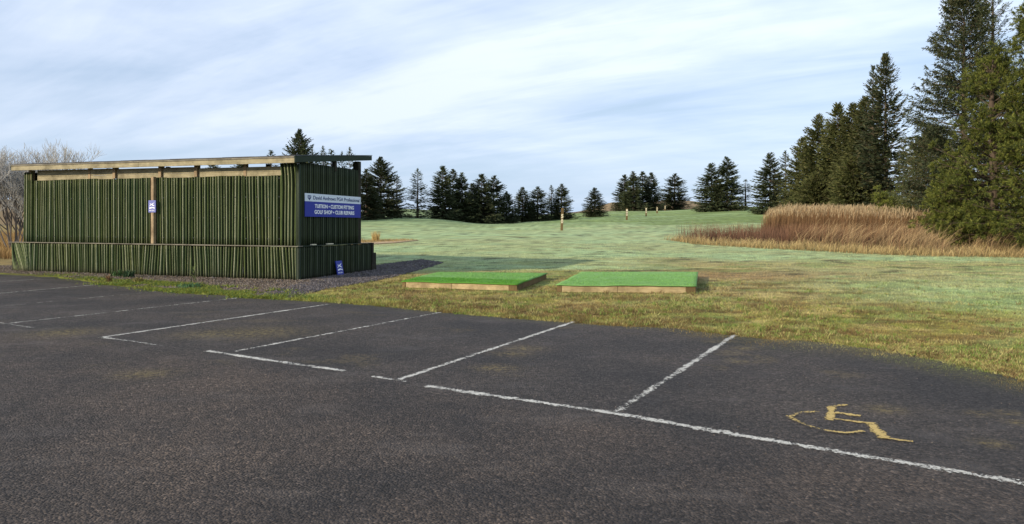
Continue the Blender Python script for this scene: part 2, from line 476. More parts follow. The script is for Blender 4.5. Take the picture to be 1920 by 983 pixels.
# moorland hills behind the trees
hp = np.array([(-1500, 372), (-400, 371), (0, 374), (60, 377), (250, 385), (690, 402), (800, 401), (950, 413), (1030, 408), (1060, 399), (1085, 397), (1120, 388),
               (1145, 380), (1180, 379), (1290, 376), (1320, 380), (1380, 392), (1500, 396), (2600, 396)], float)
a = np.linspace(-1500, 2600, 300); hy = np.interp(a, hp[:, 0], hp[:, 1])
rows = []
for k, (dist, fr) in enumerate([(330, -.25), (360, .1), (410, .38), (450, .62), (490, .85), (520, 1.0), (560, .9), (700, .2)]):
    zt = EYE + (HZ - hy) / F * 520
    u = (a - 960) / F
    zz = zt * fr + (fbm(a / 34, np.full_like(a, k * 1.7), 61, 3) - .5) * 2.2 * (1 if 0 < fr < 1 else .3)
    rows.append(np.stack([u * dist, np.full_like(u, dist), zz], -1))
V = np.array(rows); n0, n1_ = V.shape[:2]; I = np.arange(n0 * n1_).reshape(n0, n1_)
Q = np.stack([I[:-1, :-1], I[:-1, 1:], I[1:, 1:], I[1:, :-1]], -1).reshape(-1, 4); V = V.reshape(-1, 3)
nn = fbm(V[:, 0] / 22, V[:, 1] / 14, 71, 4)[:, None]
hc = np.array([.11, .075, .04]) * (1 - nn) * 1.2 + np.array([.26, .19, .10]) * nn
tag(add('hills', np_mesh('hills', V, Q, M['ground'], True, hc)), kind='structure')

# ------------------------------------------------------------------ tarmac car park with its markings
ex = np.concatenate([np.arange(-60, 2, .16), np.arange(2, 7, .03), np.arange(7, 13, .3)])
ey = edge_y(ex) + (fbm(ex * 1.7, ex * 0, 81, 4) - .5) * .5 + (fbm(ex * 7, ex * 0, 82, 2) - .5) * .12
offs = np.concatenate([[0, .12], np.arange(.22, 7.6, .085), np.arange(7.8, 14, .5), [16, 22, 60.0]])
TX = np.repeat(ex[None], len(offs), 0); TY = ey[None] - offs[:, None]
TZ = np.full_like(TX, .010); TZ[0] = -.004; TZ[1] = .007
I = np.arange(TX.size).reshape(TX.shape)
Q = np.stack([I[1:, :-1], I[1:, 1:], I[:-1, 1:], I[:-1, :-1]], -1).reshape(-1, 4)
dm = -edge_d(TX, TY)
mo = smooth(1.5, 0, dm) * smooth(1.5, 4.5, TX) * .95 + smooth(.55, 0, dm) * .7 + smooth(3.2, .6, dm) * smooth(4, 8, TX) * .55
lich = smooth(.66, .76, fbm(TX / .9, TY / .5, 91, 3)) * .4 * smooth(-14, 4, TX) * smooth(5, 8, TY)
for lx, ly, lr in ((1838, 778, .11), (1890, 776, .10), (1908, 795, .10), (1860, 834, .12), (1395, 655, .16), (1385, 680, .14), (1450, 640, .2), (1640, 655, .3), (985, 655, .22), (930, 692, .22),
                   (960, 665, .2), (120, 625, .5), (270, 703, .28), (480, 625, .7), (400, 628, .5), (1660, 770, .16), (1560, 700, .1)):
    q = G(lx, ly); lich = np.maximum(lich, np.exp(-(((TX - q[0]) / 1.3) ** 2 + (TY - q[1]) ** 2) / (lr * .75) ** 2) * .8)
fa, fb = np.array(G(190, 634)), np.array(G(1630, 860)); fd = (fb - fa) / np.hypot(*(fb - fa)); fn = np.array([fd[1], -fd[0]])
lane = smooth(-.15, .5, (TX - fa[0]) * fn[0] + (TY - fa[1]) * fn[1])
tm = np.stack([np.clip(mo, 0, 1), np.clip(lich, 0, 1), lane], -1).reshape(-1, 3)
tar = add('tarmac', np_mesh('tarmac', np.stack([TX, TY, TZ], -1).reshape(-1, 3), Q, M['tarmac'], False, tm))
tag(tar, kind='structure')


def stroke(name, pts, wd, mat, wear=(0, 0), z=.014, label=None):
    """a painted stroke on the tarmac through the given ground points"""
    P = [Vector((p[0], p[1], 0)) for p in pts]
    # resample
    seg = [(P[i + 1] - P[i]).length for i in range(len(P) - 1)]; L = sum(seg); n = max(8, int(L / .12))
    Vv = []; uv = []; Qq = []
    for i in range(n + 1):
        s = L * i / n; k = 0
        while k < len(seg) - 1 and s > seg[k]: s -= seg[k]; k += 1
        p = P[k].lerp(P[k + 1], min(1, s / seg[k])); d = (P[k + 1] - P[k]).normalized(); nrm = Vector((-d.y, d.x, 0))
        ww = wd * (.5 + .07 * sin(i * 1.7) + random.uniform(-.05, .05)); wr = wear[0] + (wear[1] - wear[0]) * i / n
        for sgn, uu in ((-1, 0), (0, .5), (1, 1)):
            q = p + nrm * ww * sgn; Vv.append((q.x, q.y, z)); uv.append((uu, wr))
    for i in range(n):
        for j in range(2):
            b = 3 * i + j; Qq.append((b, b + 1, b + 4, b + 3)[::-1])
    o = add(name, np_mesh(name, Vv, Qq, mat, uv=uv), tar)
    if label: o['label'] = label
    return o


random.seed(4)
bays = [((1152, 777), (1378, 630), (.35, 0)), ((743, 716), (1076, 605), (.2, .1)), ((440, 661), (827, 587), (.3, .5)), ((186, 635), (615, 572), (0, .2)),
        ((-10, 611), (446, 560), (.5, .5)), ((-10, 577), (311, 546), (.9, .7)), ((-10, 552), (180, 535), (.4, .4)), ((-10, 530), (76, 524), (.4, .4))]
for p, q, wr in bays:
    a_, b_ = G(*p), G(*q)
    if p[0] < 0:                                        # runs on out of frame to its full length
        d = Vector((b_[0] - a_[0], b_[1] - a_[1])).normalized() * 4.7; a_ = (b_[0] - d.x, b_[1] - d.y)
    stroke('bay_line', [a_, b_], .125, M['white_paint'], wr)
fronts = [([(798, 726), (1160, 779), (1400, 822), (1630, 860), (1960, 917)], (.1, .3), .14), ([(388, 660), (520, 680), (648, 698)], (.05, .3), .135), ([(676, 703), (700, 707)], (1.6, 1.4), .08),
          ([(698, 708), (762, 718)], (.1, .4), .10), ([(186, 634), (250, 642), (338, 656)], (-.2, 1.2), .09), ([(-150, 585), (0, 607), (66, 617)], (.3, .8), .09)]
for pts, wr, wd in fronts:
    stroke('bay_front_line', [G(*p) for p in pts], wd, M['white_paint'], wr)
sym = empty('wheelchair_symbol', (0, 0, 0)); sym.parent = tar
sym['label'] = 'worn yellow painted wheelchair symbol of the disabled bay'
wc = [([(1559, 765), (1556, 791)], .085, 0), ([(1546, 786), (1600, 793), (1642, 800)], .07, .2), ([(1555, 766), (1588, 762)], .075, .5), ([(1566, 777), (1614, 784)], .085, .2),
      ([(1630, 796), (1642, 808), (1660, 827)], .12, .1), ([(1648, 824), (1680, 829), (1712, 833)], .07, .3),
      ([(1536, 776), (1500, 778), (1482, 786)], .09, .7), ([(1478, 784), (1500, 798), (1540, 811), (1590, 818), (1618, 813)], .075, .35)]
for pts, wd, wr in wc:
    o = stroke('stroke', [G(*p) for p in pts], wd, M['yellow_paint'], (wr, wr), z=.014 + .0012 * wc.index((pts, wd, wr))); o.parent = sym

# ------------------------------------------------------------------ gravel bed
gp = []
n = len(GRAV)
for i in range(n):
    p, q = GRAV[i], GRAV[(i + 1) % n]
    k = max(1, int(np.hypot(*(q - p)) / .25))
    for j in range(k):
        r = p + (q - p) * j / k; w_ = (vnoise(r[0] * 2.5, r[1] * 2.5, 5) - .5) * .35
        gp.append((r[0] + w_ * .3, r[1] + w_))
gm = MB(); gm.v = [(p[0], p[1], .0045) for p in gp]; gm.f = [tuple(range(len(gp)))[::-1]]
bed_mat = mat_plain('gravel_bed_soil', (.060, .046, .036), .95, .5, 22, .2, 1.0)
bed = gm.build('gravel_bed', bed_mat); tag(bed, kind='structure')
rng = np.random.default_rng(7)


def scatter(P, n, rng, w=None):
    lo, hi = P.min(0), P.max(0); out = []
    while sum(map(len, out)) < n:
        c = rng.uniform(lo, hi, (n * 2, 2)); c = c[in_poly(c[:, 0], c[:, 1], P)]
        if w is not None: c = c[rng.random(len(c)) < w(c[:, 0], c[:, 1])]
        out.append(c)
    return np.concatenate(out)[:n]


OCT = np.array([(1, 0, 0), (0, 1, 0), (-1, 0, 0), (0, -1, 0), (0, 0, 1), (0, 0, -.6)], float)
OCF = np.array([(0, 1, 4), (1, 2, 4), (2, 3, 4), (3, 0, 4), (1, 0, 5), (2, 1, 5), (3, 2, 5), (0, 3, 5)])


def stones(name, pts, smin, smax, mat, label=None, flat=.7, z=0.0):
    k = len(pts); s = rng.uniform(smin, smax, (k, 1, 1)) * rng.uniform(.6, 1.3, (k, 6, 1)); a = rng.uniform(0, 6.28, k)
    v = OCT[None] * s; ca, sa = np.cos(a)[:, None], np.sin(a)[:, None]
    x = v[..., 0] * ca - v[..., 1] * sa; y = v[..., 0] * sa + v[..., 1] * ca
    V = np.stack([x + pts[:, 0:1], y + pts[:, 1:2], v[..., 2] * flat + (terr(pts[:, 0], pts[:, 1]) * (pts[:, 1] > 13.5) + z)[:, None] + rng.uniform(0, .012, (k, 1))], -1).reshape(-1, 3)
    Fc = (OCF[None] + (np.arange(k) * 6)[:, None, None]).reshape(-1, 3)
    return tag(add(name, np_mesh(name, V, Fc, mat)), label, kind='stuff')


brown = scatter(GRAV, 26000, rng, lambda x, y: np.where(x < -5.2, 1.0, .12))
stones('gravel', brown, .012, .034, M['stone'], 'brown gravel along the foot of the green shed')
grey = scatter(GRAV, 11000, rng, lambda x, y: np.where(x > -5.6, 1.0, .02))
stones('slate_chippings', grey, .018, .045, M['slate'], 'dark grey stone chippings beyond the shaded end of the shed')
cx = rng.uniform(-14, 10, 5200); cy = rng.uniform(3.6, 19, 5200); k = cy < edge_y(cx) - .1
stones('loose_chippings', np.stack([cx[k], cy[k]], -1), .003, .008, M['stone'], 'loose pale chippings on the tarmac', z=.008)

# ------------------------------------------------------------------ shed
shed = empty('driving_range_shed', (-6.02, 19.2, 0), R(-19.5))
tag(shed, 'long green corrugated golf bay shed with a flat overhanging roof', 'shed')


def lift(x, z): return z + .0080 * (-x) * (z / 3.5)      # the whole shed rises slightly to the left


class SB(MB):
    def build(s, name, mat, parent=None, loc=(0, 0, 0), bev=.006):
        s.v = [(x, y, lift(x, z)) for x, y, z in s.v]
        o = MB.build(s, name, mat, parent or shed, loc)
        if bev:
            b = o.modifiers.new('bevel', 'BEVEL'); b.width = bev; b.segments = 1
        return o


def sheet(u0, u1, z0, z1, depth, seed, axis='x', mat='sheet', fan=0.0, flare=0.0, amp=.030, pitch=.104, wob=1.0):
    """one corrugated sheet, u along the wall; waves wander a little, as these soft sheets do"""
    n = max(8, int((u1 - u0) / pitch * 10)); r = 9
    u = np.linspace(u0, u1, n); z = np.linspace(0, 1, r)
    U, T = np.meshgrid(u, z)
    drift = ((vnoise(U * 1.3, T * .45 + seed * .37, 3) - .5) * .05 + (vnoise(U * 4, T * .15 + seed, 4) - .5) * .025) * wob
    drift = drift + fan * (1 - T) * np.sin(pi * (U - u0) / (u1 - u0))
    ph = (U + drift) / pitch * 2 * pi
    A = amp * (.75 + .75 * vnoise(U * 5.1, T * .7 + seed, 8))
    big = (vnoise(U * 1.1, T * 1.0 + seed, 6) - .5) * .04 * (axis == 'x')
    wv = np.cos(ph) + .12 * np.cos(ph * .5 + seed) - 1.15 * np.cos((ph - pi) / 6 + seed * pi / 3) ** 8
    d = -A * wv + big
    zb = z0 + (vnoise(u * 3.1, seed, 15) - .5) * .03 * (z0 < .1)
    zt = z1 + (vnoise(u * 3.7, seed, 16) - .5) * .012
    ZZ = zb[None] * (1 - T) + zt[None] * T
    UU = U
    D = depth + d - flare * smooth(.82, 1, T)
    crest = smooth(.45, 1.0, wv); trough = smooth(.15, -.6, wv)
    gr = smooth(.3, 0, ZZ) * .8 + smooth(.12, 0, (z1 - ZZ)) * .2
    c = np.stack([crest, trough, np.clip(gr, 0, 1)], -1).reshape(-1, 3)
    if axis == 'x': V = np.stack([UU, D, lift(UU, ZZ)], -1)
    else: V = np.stack([-D, UU, ZZ], -1)
    I = np.arange(U.size).reshape(U.shape)
    Q = np.stack([I[:-1, :-1], I[:-1, 1:], I[1:, 1:], I[1:, :-1]], -1).reshape(-1, 4)
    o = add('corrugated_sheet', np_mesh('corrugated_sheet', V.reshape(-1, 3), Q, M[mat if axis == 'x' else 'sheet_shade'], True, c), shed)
    s = o.modifiers.new('thickness', 'SOLIDIFY'); s.thickness = .004; s.offset = -1
    return o


W = 11.0
k = 0; x = -W + .40
while x < -.56:                                             # front wall
    x2 = min(x + .96, -.55); sheet(x, x2 + .03, .955, 2.965 + .012 * ((k * 7) % 3 - 1), .004 * (k % 2), k); x = x2; k += 1
sheet(-W, -W + .42, .955, 3.22, -.035, 31)
sheet(-.56, .0, .955, 3.29, -.035, 32, flare=.07)
k = 40; x = -W - .42
while x < .02:                                              # skirt
    x2 = min(x + .96, .06)
    if .06 - x2 < .3: x2 = .06
    sheet(x, x2 + .02, .0, .93, -.15 + .006 * (k % 2), k, fan=(-.30 if k == 40 else -.02 + .05 * ((k * 5) % 3 - 1)), wob=1.8); x = x2; k += 1
y = 0.0; k = 60
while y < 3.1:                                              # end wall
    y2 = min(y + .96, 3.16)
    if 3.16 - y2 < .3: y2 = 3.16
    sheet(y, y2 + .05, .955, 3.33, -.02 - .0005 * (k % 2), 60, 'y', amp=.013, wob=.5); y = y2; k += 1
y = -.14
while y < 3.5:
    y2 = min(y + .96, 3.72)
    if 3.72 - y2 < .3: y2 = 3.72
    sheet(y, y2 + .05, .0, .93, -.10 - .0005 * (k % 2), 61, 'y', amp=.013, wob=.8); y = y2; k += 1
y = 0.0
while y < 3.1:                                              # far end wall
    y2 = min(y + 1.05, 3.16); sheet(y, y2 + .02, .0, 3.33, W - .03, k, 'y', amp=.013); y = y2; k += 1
SB().box(-.05, .045, -.035, .05, .965, 3.27).build('corner_post', M['green_board'])
SB().box(-.02, .11, -.13, -.04, .0, .925).build('corner_post', M['green_board'])
# ledge boards
for x0, x1 in ((-W - .47, -9.32), (-9.31, -6.0), (-5.99, -2.9), (-2.89, .13)):
    SB().box(x0, x1, -.205, .02, .932 + random.uniform(-.002, .004), .958 + random.uniform(0, .005)).build('ledge_board', M['grey_wood'])
SB().box(.022, .135, .025, 1.9, .934, .960).build('ledge_board', M['green_board']); SB().box(.022, .135, 1.905, 3.72, .936, .962).build('ledge_board', M['green_board'])
# rail boards in the gap under the roof
for z0, z1 in ((2.955, 3.083), (3.086, 3.225)):
    for x0, x1 in ((-10.45, -7.02), (-6.90, -5.13), (-5.02, -3.74), (-3.62, -.57)):
        SB().box(x0, x1, .045, .085, z0 + random.uniform(0, .003) , z1 + (.045 + .02 * (x0 < -9) if z1 > 3.2 and x0 < -4 else 0)).build('rail_board', M['pale_wood'])
for x in (-10.72, -8.08, -6.96, -5.08, -3.68, -1.9, -.32):
    top = 3.32 if x > -10 else 3.3
    SB().box(x - .055, x + .055, .03 if x in (-1.9, -8.08) else -.02, .13, 2.97, top).build('post', M['post_wood'])
SB().box(-5.31, -5.20, -.13, -.025, .967, 2.99).build('post', M['post_wood'])
for x in (-10.9, -8.0, -4.54, -3.57, -.12):
    SB().box(x - .06, x + .06, 3.04, 3.16, 0, 3.60).build('rear_post', M['dark_wood'])
SB().box(-.07, .05, 1.70, 1.81, 3.2, 3.50).build('post', M['dark_wood'])
SB().box(-.10, .05, 3.02, 3.17, .965, 3.61).build('end_post', M['dark_wood'])
# roof
rz = lambda y: 3.455 + .0965 * (y + .3)
SB().box(-W - .20, -5.62, -.30, -.262, 3.275, 3.412).build('fascia_board', M['pale_wood']); SB().box(-5.615, .085, -.302, -.262, 3.277, 3.412).build('fascia_board', M['pale_wood'])
SB().box(-W - .20, .085, -.318, -.262, 3.415, 3.462).build('roof_edge_batten', M['grey_wood'])
SB().box(.088, .122, -.315, 3.72, 3.285, rz(-.3) + .01, 3.70, rz(3.72) + .01).build('fascia_board', M['green_board'])
SB().box(-W - .235, -W - .201, -.30, 3.72, 3.29, 3.455, 3.69, rz(3.72)).build('fascia_board', M['green_board'])
k = 0
x = -W - .22
while x < .1:                                            # felt laid in strips over boards
    x2 = min(x + 1.02, .13)
    SB().box(x, x2, -.325, 3.74, rz(-.3) + .012 + .004 * (k % 2), rz(-.3) + .030 + .004 * (k % 2), rz(3.74) + .012 + .004 * (k % 2), rz(3.74) + .030 + .004 * (k % 2)).build('roof_felt', M['felt']); x = x2 - .04 if x2 < .12 else x2; k += 1
SB().box(-W - .19, .08, -.255, 3.70, rz(-.255) - .02, rz(-.255) + .008, rz(3.70) - .02, rz(3.7) + .008).build('roof_deck', M['dark_wood'])
for i in range(10):
    x = -W + .15 + i * 1.2
    SB().box(x - .025, x + .025, -.25, 3.68, rz(-.25) - .125, rz(-.25) - .024, rz(3.68) - .125, rz(3.68) - .024).build('rafter', M['dark_wood'])
# inside, open to the field
for x in (-7.4, -3.75):
    SB().box(x - .02, x + .02, .15, 2.9, .14, 2.1).build('partition', M['dark_wood'])
SB().box(-W + .05, -.08, .06, 3.6, .01, .12).build('floor_slab', M['concrete'])
SB().box(-.02, .13, 3.72, 3.98, .0, .30).build('timber_block', M['dark_wood']); SB().box(-.01, .135, 3.73, 3.97, .303, .62).build('timber_block', M['dark_wood'])
SB().box(-.02, .13, 3.725, 3.83, .623, .955).build('timber_block', M['dark_wood'])
for y0, ln in ((.45, .22), (1.22, .30)):
    o = SB().box(.05, .125, y0, y0 + ln, .966, .995).build('offcut', M['cream'], bev=.004)
    o.name = 'timber_offcut'; wm = None
    o.parent = None
    o.matrix_world = Matrix.Translation((-6.02, 19.2, 0)) @ Matrix.Rotation(R(-19.5), 4, 'Z')
    tag(o, 'short pale offcut on the shaded end ledge, ' + ('nearer the corner of the shed' if y0 < 1 else 'longer one further from the corner'), 'offcut', 'pale offcuts on the shed ledge')
# screws in the sheets
sc = MB()
for i in range(1, 28):
    for z in (1.15, 1.75, 2.35, 2.88):
        xx = -.25 - i * .388; sc.box(xx - .009, xx + .009, -.038, -.02, lift(xx, z) - .009, lift(xx, z) + .009)
o = sc.build('sheet_screws', M['felt'], shed); o['kind'] = 'stuff'


# ------------------------------------------------------------------ signs
def text_mesh(s, size, mat, bold=0.0, ext=.002, sx=1.0, align='LEFT'):
    cu = bpy.data.curves.new('lettering', 'FONT'); cu.body = s; cu.size = size; cu.offset = bold; cu.extrude = ext
    cu.align_x = align; cu.align_y = 'CENTER'; cu.resolution_u = 3
    o = bpy.data.objects.new('tmp', cu); COL.objects.link(o)
    dg = bpy.context.evaluated_depsgraph_get(); me = bpy.data.meshes.new_from_object(o.evaluated_get(dg))
    bpy.data.objects.remove(o); me.materials.clear(); me.materials.append(mat)
    me.transform(Matrix.Diagonal((sx, 1, 1, 1)))
    return me


def fit(me, width):
    xs_ = [v.co.x for v in me.vertices]; w0 = max(xs_) - min(xs_); me.transform(Matrix.Diagonal((width / w0, 1, 1, 1))); return me


def flat_prism(name, polys, mat, parent, z0=.006, th=.003):
    mb = MB()
    for p in polys: mb.prism([(a, b, z0) for a, b in p], (0, 0, th))
    return mb.build(name, mat, parent)


def board(name, w_, h_, loc_world, right, up, label):
    """sign root whose local x runs along its face, local y up, local z out of it"""
    r = Vector(right).normalized(); u = Vector(up).normalized(); nrm = r.cross(u)
    e = empty(name, (0, 0, 0)); e.matrix_world = Matrix.Translation(loc_world) @ Matrix((r, u, nrm)).transposed().to_4x4()
    tag(e, label, 'sign'); return e


d_end = Vector((sin(R(19.5)), cos(R(19.5)), 0)); d_front = Vector((cos(R(19.5)), -sin(R(19.5)), 0))
C0 = Vector((-6.02, 19.2, 0))
# the advertising board on the end wall
p = C0 + d_end * .20 + d_front * .062 + Vector((0, 0, 1.79))
sg = board('advertising_board', 2.9, .67, p, d_end + Vector((0, 0, -.004)), (0, 0, 1), 'wide white and blue lettered golf board on the shaded end wall')
SWd, SHt = 2.92, .67
MB().box(0, SWd, 0, SHt - .232, -.012, .004).build('blue_panel', M['blue'], sg)
MB().box(0, SWd, SHt - .230, SHt, -.012, .004).build('white_panel', M['white'], sg)
t1 = fit(text_mesh('David Andrews PGA Professional', .155, M['ink'], .0015), 2.46); add('lettering', t1, sg, (.37, SHt - .122, .0065))
t2 = fit(text_mesh('TUITION • CUSTOM FITTING', .155, M['letter'], .0045), 2.06); add('lettering', t2, sg, (.46, .305, .0065))
t3 = fit(text_mesh('GOLF SHOP • CLUB REPAIRS', .155, M['letter'], .0045), 2.10); add('lettering', t3, sg, (.44, .135, .0065))
flat_prism('crest', [[(.12, SHt - .06), (.28, SHt - .06), (.275, SHt - .13), (.20, SHt - .20), (.125, SHt - .13)]], M['ink'], sg)
flat_prism('crest_detail', [[(.15, SHt - .085), (.19, SHt - .085), (.19, SHt - .15), (.155, SHt - .12)], [(.215, SHt - .085), (.25, SHt - .085), (.245, SHt - .11), (.215, SHt - .12)]], M['white'], sg, .0092, .001)
# running mark: a long swept stroke crossed by a shorter one over a bar of small letters
BIRD = [[(.10, .62), (.22, .66), (.42, .60), (.60, .66), (.88, .80), (.74, .66), (.60, .57), (.66, .50), (.80, .44), (.90, .36), (.76, .36), (.58, .42), (.44, .50), (.30, .44), (.14, .34), (.06, .34), (.18, .44), (.34, .54), (.22, .60)]]


def logo_sign(loc, right, up, w_, h_, face, label, th=.02):
    e = board('maker_sign', w_, h_, loc, right, up, label)
    MB().box(0, w_, 0, h_, -th, .003).build('panel', face, e)
    polys = [[(w_ * (.06 + .9 * a), h_ * (.30 + .72 * b - .04)) for a, b in P] for P in BIRD]
    flat_prism('emblem', [p[::-1] for p in polys], M['letter'], e, .004, .002)
    flat_prism('emblem_bar', [[(w_ * .12, h_ * .30), (w_ * .62, h_ * .36), (w_ * .90, h_ * .30), (w_ * .88, h_ * .40), (w_ * .5, h_ * .46), (w_ * .14, h_ * .40)][::-1]], M['letter'], e, .0075, .001)
    tm_ = fit(text_mesh('MIZUNO', h_ * .13, M['letter'], .0006, .001), w_ * .70); add('lettering', tm_, e, (w_ * .14, h_ * .15, .0045))
    return e


p = C0 - d_front * 5.39 - d_end * .138 + Vector((0, 0, lift(-5.39, 1.91)))
logo_sign(p, d_front, (0, 0, 1), .285, .37, M['lilac'], 'small faded lilac sign with a white emblem on the wooden post')
p = C0 + d_end * 1.50 + d_front * .28 + Vector((0, 0, .035))
logo_sign(p, d_end * .985 + Vector((0, 0, -.10)), Vector((0, 0, 1)) + d_end * -.14 - d_front * .24, .40, .43, M['blue'], 'small deep blue emblem sign leaning against the foot of the shaded end')


# ------------------------------------------------------------------ tee platforms
def tee(fl, fr, br, bl, h, label, frost):
    P = [Vector((p[0], p[1], 0)) for p in (fl, fr, br, bl)]
    o = P[0]; e = empty('tee_platform', tuple(o)); tag(e, label, 'tee platform', 'artificial turf tee platforms')
    L = [p - o for p in P]

    def edge_board(a, b, z0, z1, mat, th=.05, cut=(0, 1), out=0.0):
        d = (b - a); n_ = Vector((d.y, -d.x, 0)).normalized()
        p0 = a + d * cut[0] + n_ * out; p1 = a + d * cut[1] + n_ * out
        mb = MB(); mb.prism([(p0.x, p0.y, z0), (p1.x, p1.y, z0), (p1.x - n_.x * th, p1.y - n_.y * th, z0), (p0.x - n_.x * th, p0.y - n_.y * th, z0)][::-1], (0, 0, z1 - z0))
        q = mb.build('frame_board', mat, e); b_ = q.modifiers.new('bevel', 'BEVEL'); b_.width = .005; return q
    edge_board(L[0], L[1], .0, h - .022, M['frame_wood'], cut=(.035, .44), out=0); edge_board(L[0], L[1], .0, h - .025, M['frame_wood'], cut=(.442, .93), out=-.004)
    for c_ in ((0.0, .034), (.932, 1.0)):
        edge_board(L[0], L[1], 0, h - .02, M['brown_post'], th=.10, cut=c_, out=.004)
    for a_, b_ in ((1, 2), (2, 3), (3, 0)):
        edge_board(L[a_], L[b_], 0, h - .022, M['brown_post'], cut=(.012, .49)); edge_board(L[a_], L[b_], 0, h - .024, M['brown_post'], cut=(.492, .985))
    # turf sheet, gridded, its edges sagging a touch over the frame
    n_ = 34; ss = np.linspace(-.006, 1.006, n_); S, T = np.meshgrid(ss, ss)
    A = [np.array(l) for l in L]
    XY = (A[0][None, None] * ((1 - S) * (1 - T))[..., None] + A[1] * (S * (1 - T))[..., None] + A[2] * (S * T)[..., None] + A[3] * ((1 - S) * T)[..., None])
    zt = h + (fbm(S * 6, T * 6, 3 + int(h * 100), 3) - .5) * .03
    XY[..., 2] = zt
    wx = XY[..., 0] + o.x; wy = XY[..., 1] + o.y
    fz = frost(S, T) + 0 * wx
    c = np.stack([fz, fz, fz], -1).reshape(-1, 3)
    I = np.arange(n_ * n_).reshape(n_, n_)
    Q = np.stack([I[:-1, :-1], I[:-1, 1:], I[1:, 1:], I[1:, :-1]], -1).reshape(-1, 4)
    m_ = add('turf_mat', np_mesh('turf_mat', XY.reshape(-1, 3), Q, M['turf_mat'], True, c), e)
    so = m_.modifiers.new('thickness', 'SOLIDIFY'); so.thickness = .022; so.offset = -1
    # the pile of the turf as short tufts
    r_ = np.random.default_rng(int(abs(o.x) * 100)); k = 16000; s_ = r_.random(k); t_ = r_.random(k)
    B = (A[0][None] * ((1 - s_) * (1 - t_))[:, None] + A[1] * (s_ * (1 - t_))[:, None] + A[2] * (s_ * t_)[:, None] + A[3] * ((1 - s_) * t_)[:, None])
    B[:, 2] = h - .002
    cc = np.array([.09, .26, .024])[None] * (1 - frost(s_, t_)[:, None] * .75) + np.array([.30, .48, .20])[None] * frost(s_, t_)[:, None] * .8
    q = blades('turf_pile', B, r_.uniform(.012, .030, k), .009, cc, M['blade'], r_, lean=.35, terrain=False); q.parent = e; q['kind'] = 'stuff'
    return e


def blades(name, P, Hh, wd, C, mat, rng, lean=.3, terrain=True, wind=(0, 0), segs=1, tipc=None):
    """thin leaves standing at P (n,3); C is the colour at the root, tipc at the tip"""
    k = len(P); a = rng.uniform(0, 2 * pi, k); Hh = np.broadcast_to(Hh, (k,)); W2 = np.broadcast_to(wd, (k,)) * .5
    ln = rng.normal(0, lean, (k, 2)) * Hh[:, None] + np.array(wind)[None] * Hh[:, None]
    ux, uy = np.cos(a) * W2, np.sin(a) * W2
    C = np.broadcast_to(C, (k, 3)); tc_ = C if tipc is None else np.broadcast_to(tipc, (k, 3))
    if segs == 1:
        V = np.zeros((k, 3, 3)); V[:] = P[:, None]
        V[:, 0, 0] -= ux; V[:, 0, 1] -= uy; V[:, 1, 0] += ux; V[:, 1, 1] += uy
        V[:, 2, :2] += ln; V[:, 2, 2] += Hh
        Q = np.arange(3 * k).reshape(k, 3)
        col = np.stack([C, C, tc_], 1).reshape(-1, 3)
    else:
        S = segs + 1; V = np.zeros((k, 2 * S, 3)); col = np.zeros((k, 2 * S, 3))
        for i in range(S):
            t = i / segs; w_ = (1 - t * .85)
            for j, sg_ in ((0, -1), (1, 1)):
                V[:, 2 * i + j, 0] = P[:, 0] + sg_ * ux * w_ + ln[:, 0] * t ** 2
                V[:, 2 * i + j, 1] = P[:, 1] + sg_ * uy * w_ + ln[:, 1] * t ** 2
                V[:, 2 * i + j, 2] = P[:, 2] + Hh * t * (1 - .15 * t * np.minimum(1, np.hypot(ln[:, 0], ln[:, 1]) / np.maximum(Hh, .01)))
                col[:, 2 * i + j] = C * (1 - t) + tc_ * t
        q = np.array([(2 * i, 2 * i + 1, 2 * i + 3, 2 * i + 2) for i in range(segs)])
        Q = (q[None] + (np.arange(k) * 2 * S)[:, None, None]).reshape(-1, 4); col = col.reshape(-1, 3)
    return add(name, np_mesh(name, V.reshape(-1, 3), Q, mat, False, col))


tee((-2.72, 16.85), (.12, 15.95), (1.0, 19.55), (-2.16, 20.05), .165, 'left tee platform, its turf bright green in front and paler with frost behind',
    lambda s, t: smooth(.36, .42, t + s * .10 - .02) * .55 * (1 - .25 * s))
tee((1.04, 15.7), (4.17, 15.45), (5.42, 19.9), (2.05, 19.95), .175, 'right tee platform, its turf evenly frosted pale green',
    lambda s, t: .50 + .14 * smooth(.2, .9, t) + 0 * s)

# ------------------------------------------------------------------ distance markers
def marker(px_, base, Y_, digits, hgt, wd, label, lean=0.0):
    x = (px_ - 960) / F * Y_; z = float(terr(x, Y_))
    e = empty('distance_marker', (x, Y_, z - .02)); e.rotation_euler = (0, lean, 0)
    tag(e, label, 'marker post', 'distance marker posts on the range')
    mb = MB().box(-wd / 2, wd / 2, -.05, .05, 0, hgt); o = mb.build('post', M['brown_post'], e)
    b = o.modifiers.new('bevel', 'BEVEL'); b.width = .012
    n = len(digits); dh = .42 if n == 2 else .36; top = hgt - (.50 if n == 2 else .12)
    for i, ch in enumerate(digits):
        me = text_mesh(ch, dh * 1.08, M['cream'], .014, .006, align='CENTER'); me = fit(me, wd * .88)
        me.transform(Matrix.Rotation(R(90), 4, 'X')); add('number', me, e, (0, -.058, top - dh * (i + .5)))
    return e


marker(1053, 432, 57.5, '50', 1.92, .21, 'nearest brown marker post with a cream 50 on it', R(2.5))
marker(1175, 412, 104, '100', 2.0, .30, 'marker post showing 100, second nearest, in front of the group of four spruces', R(1))
marker(1211.5, 403, 148, '150', 1.9, .32, 'marker post showing 150, third nearest on the range')
marker(1232, 400, 192, '200', 1.9, .40, 'marker post showing 200, short and pale, left of the farthest one')
marker(1247, 398, 236, '250', 2.1, .42, 'farthest marker post showing 250, at the foot of the lone spruce')

# ------------------------------------------------------------------ grass on the ground
rg = np.random.default_rng(11)


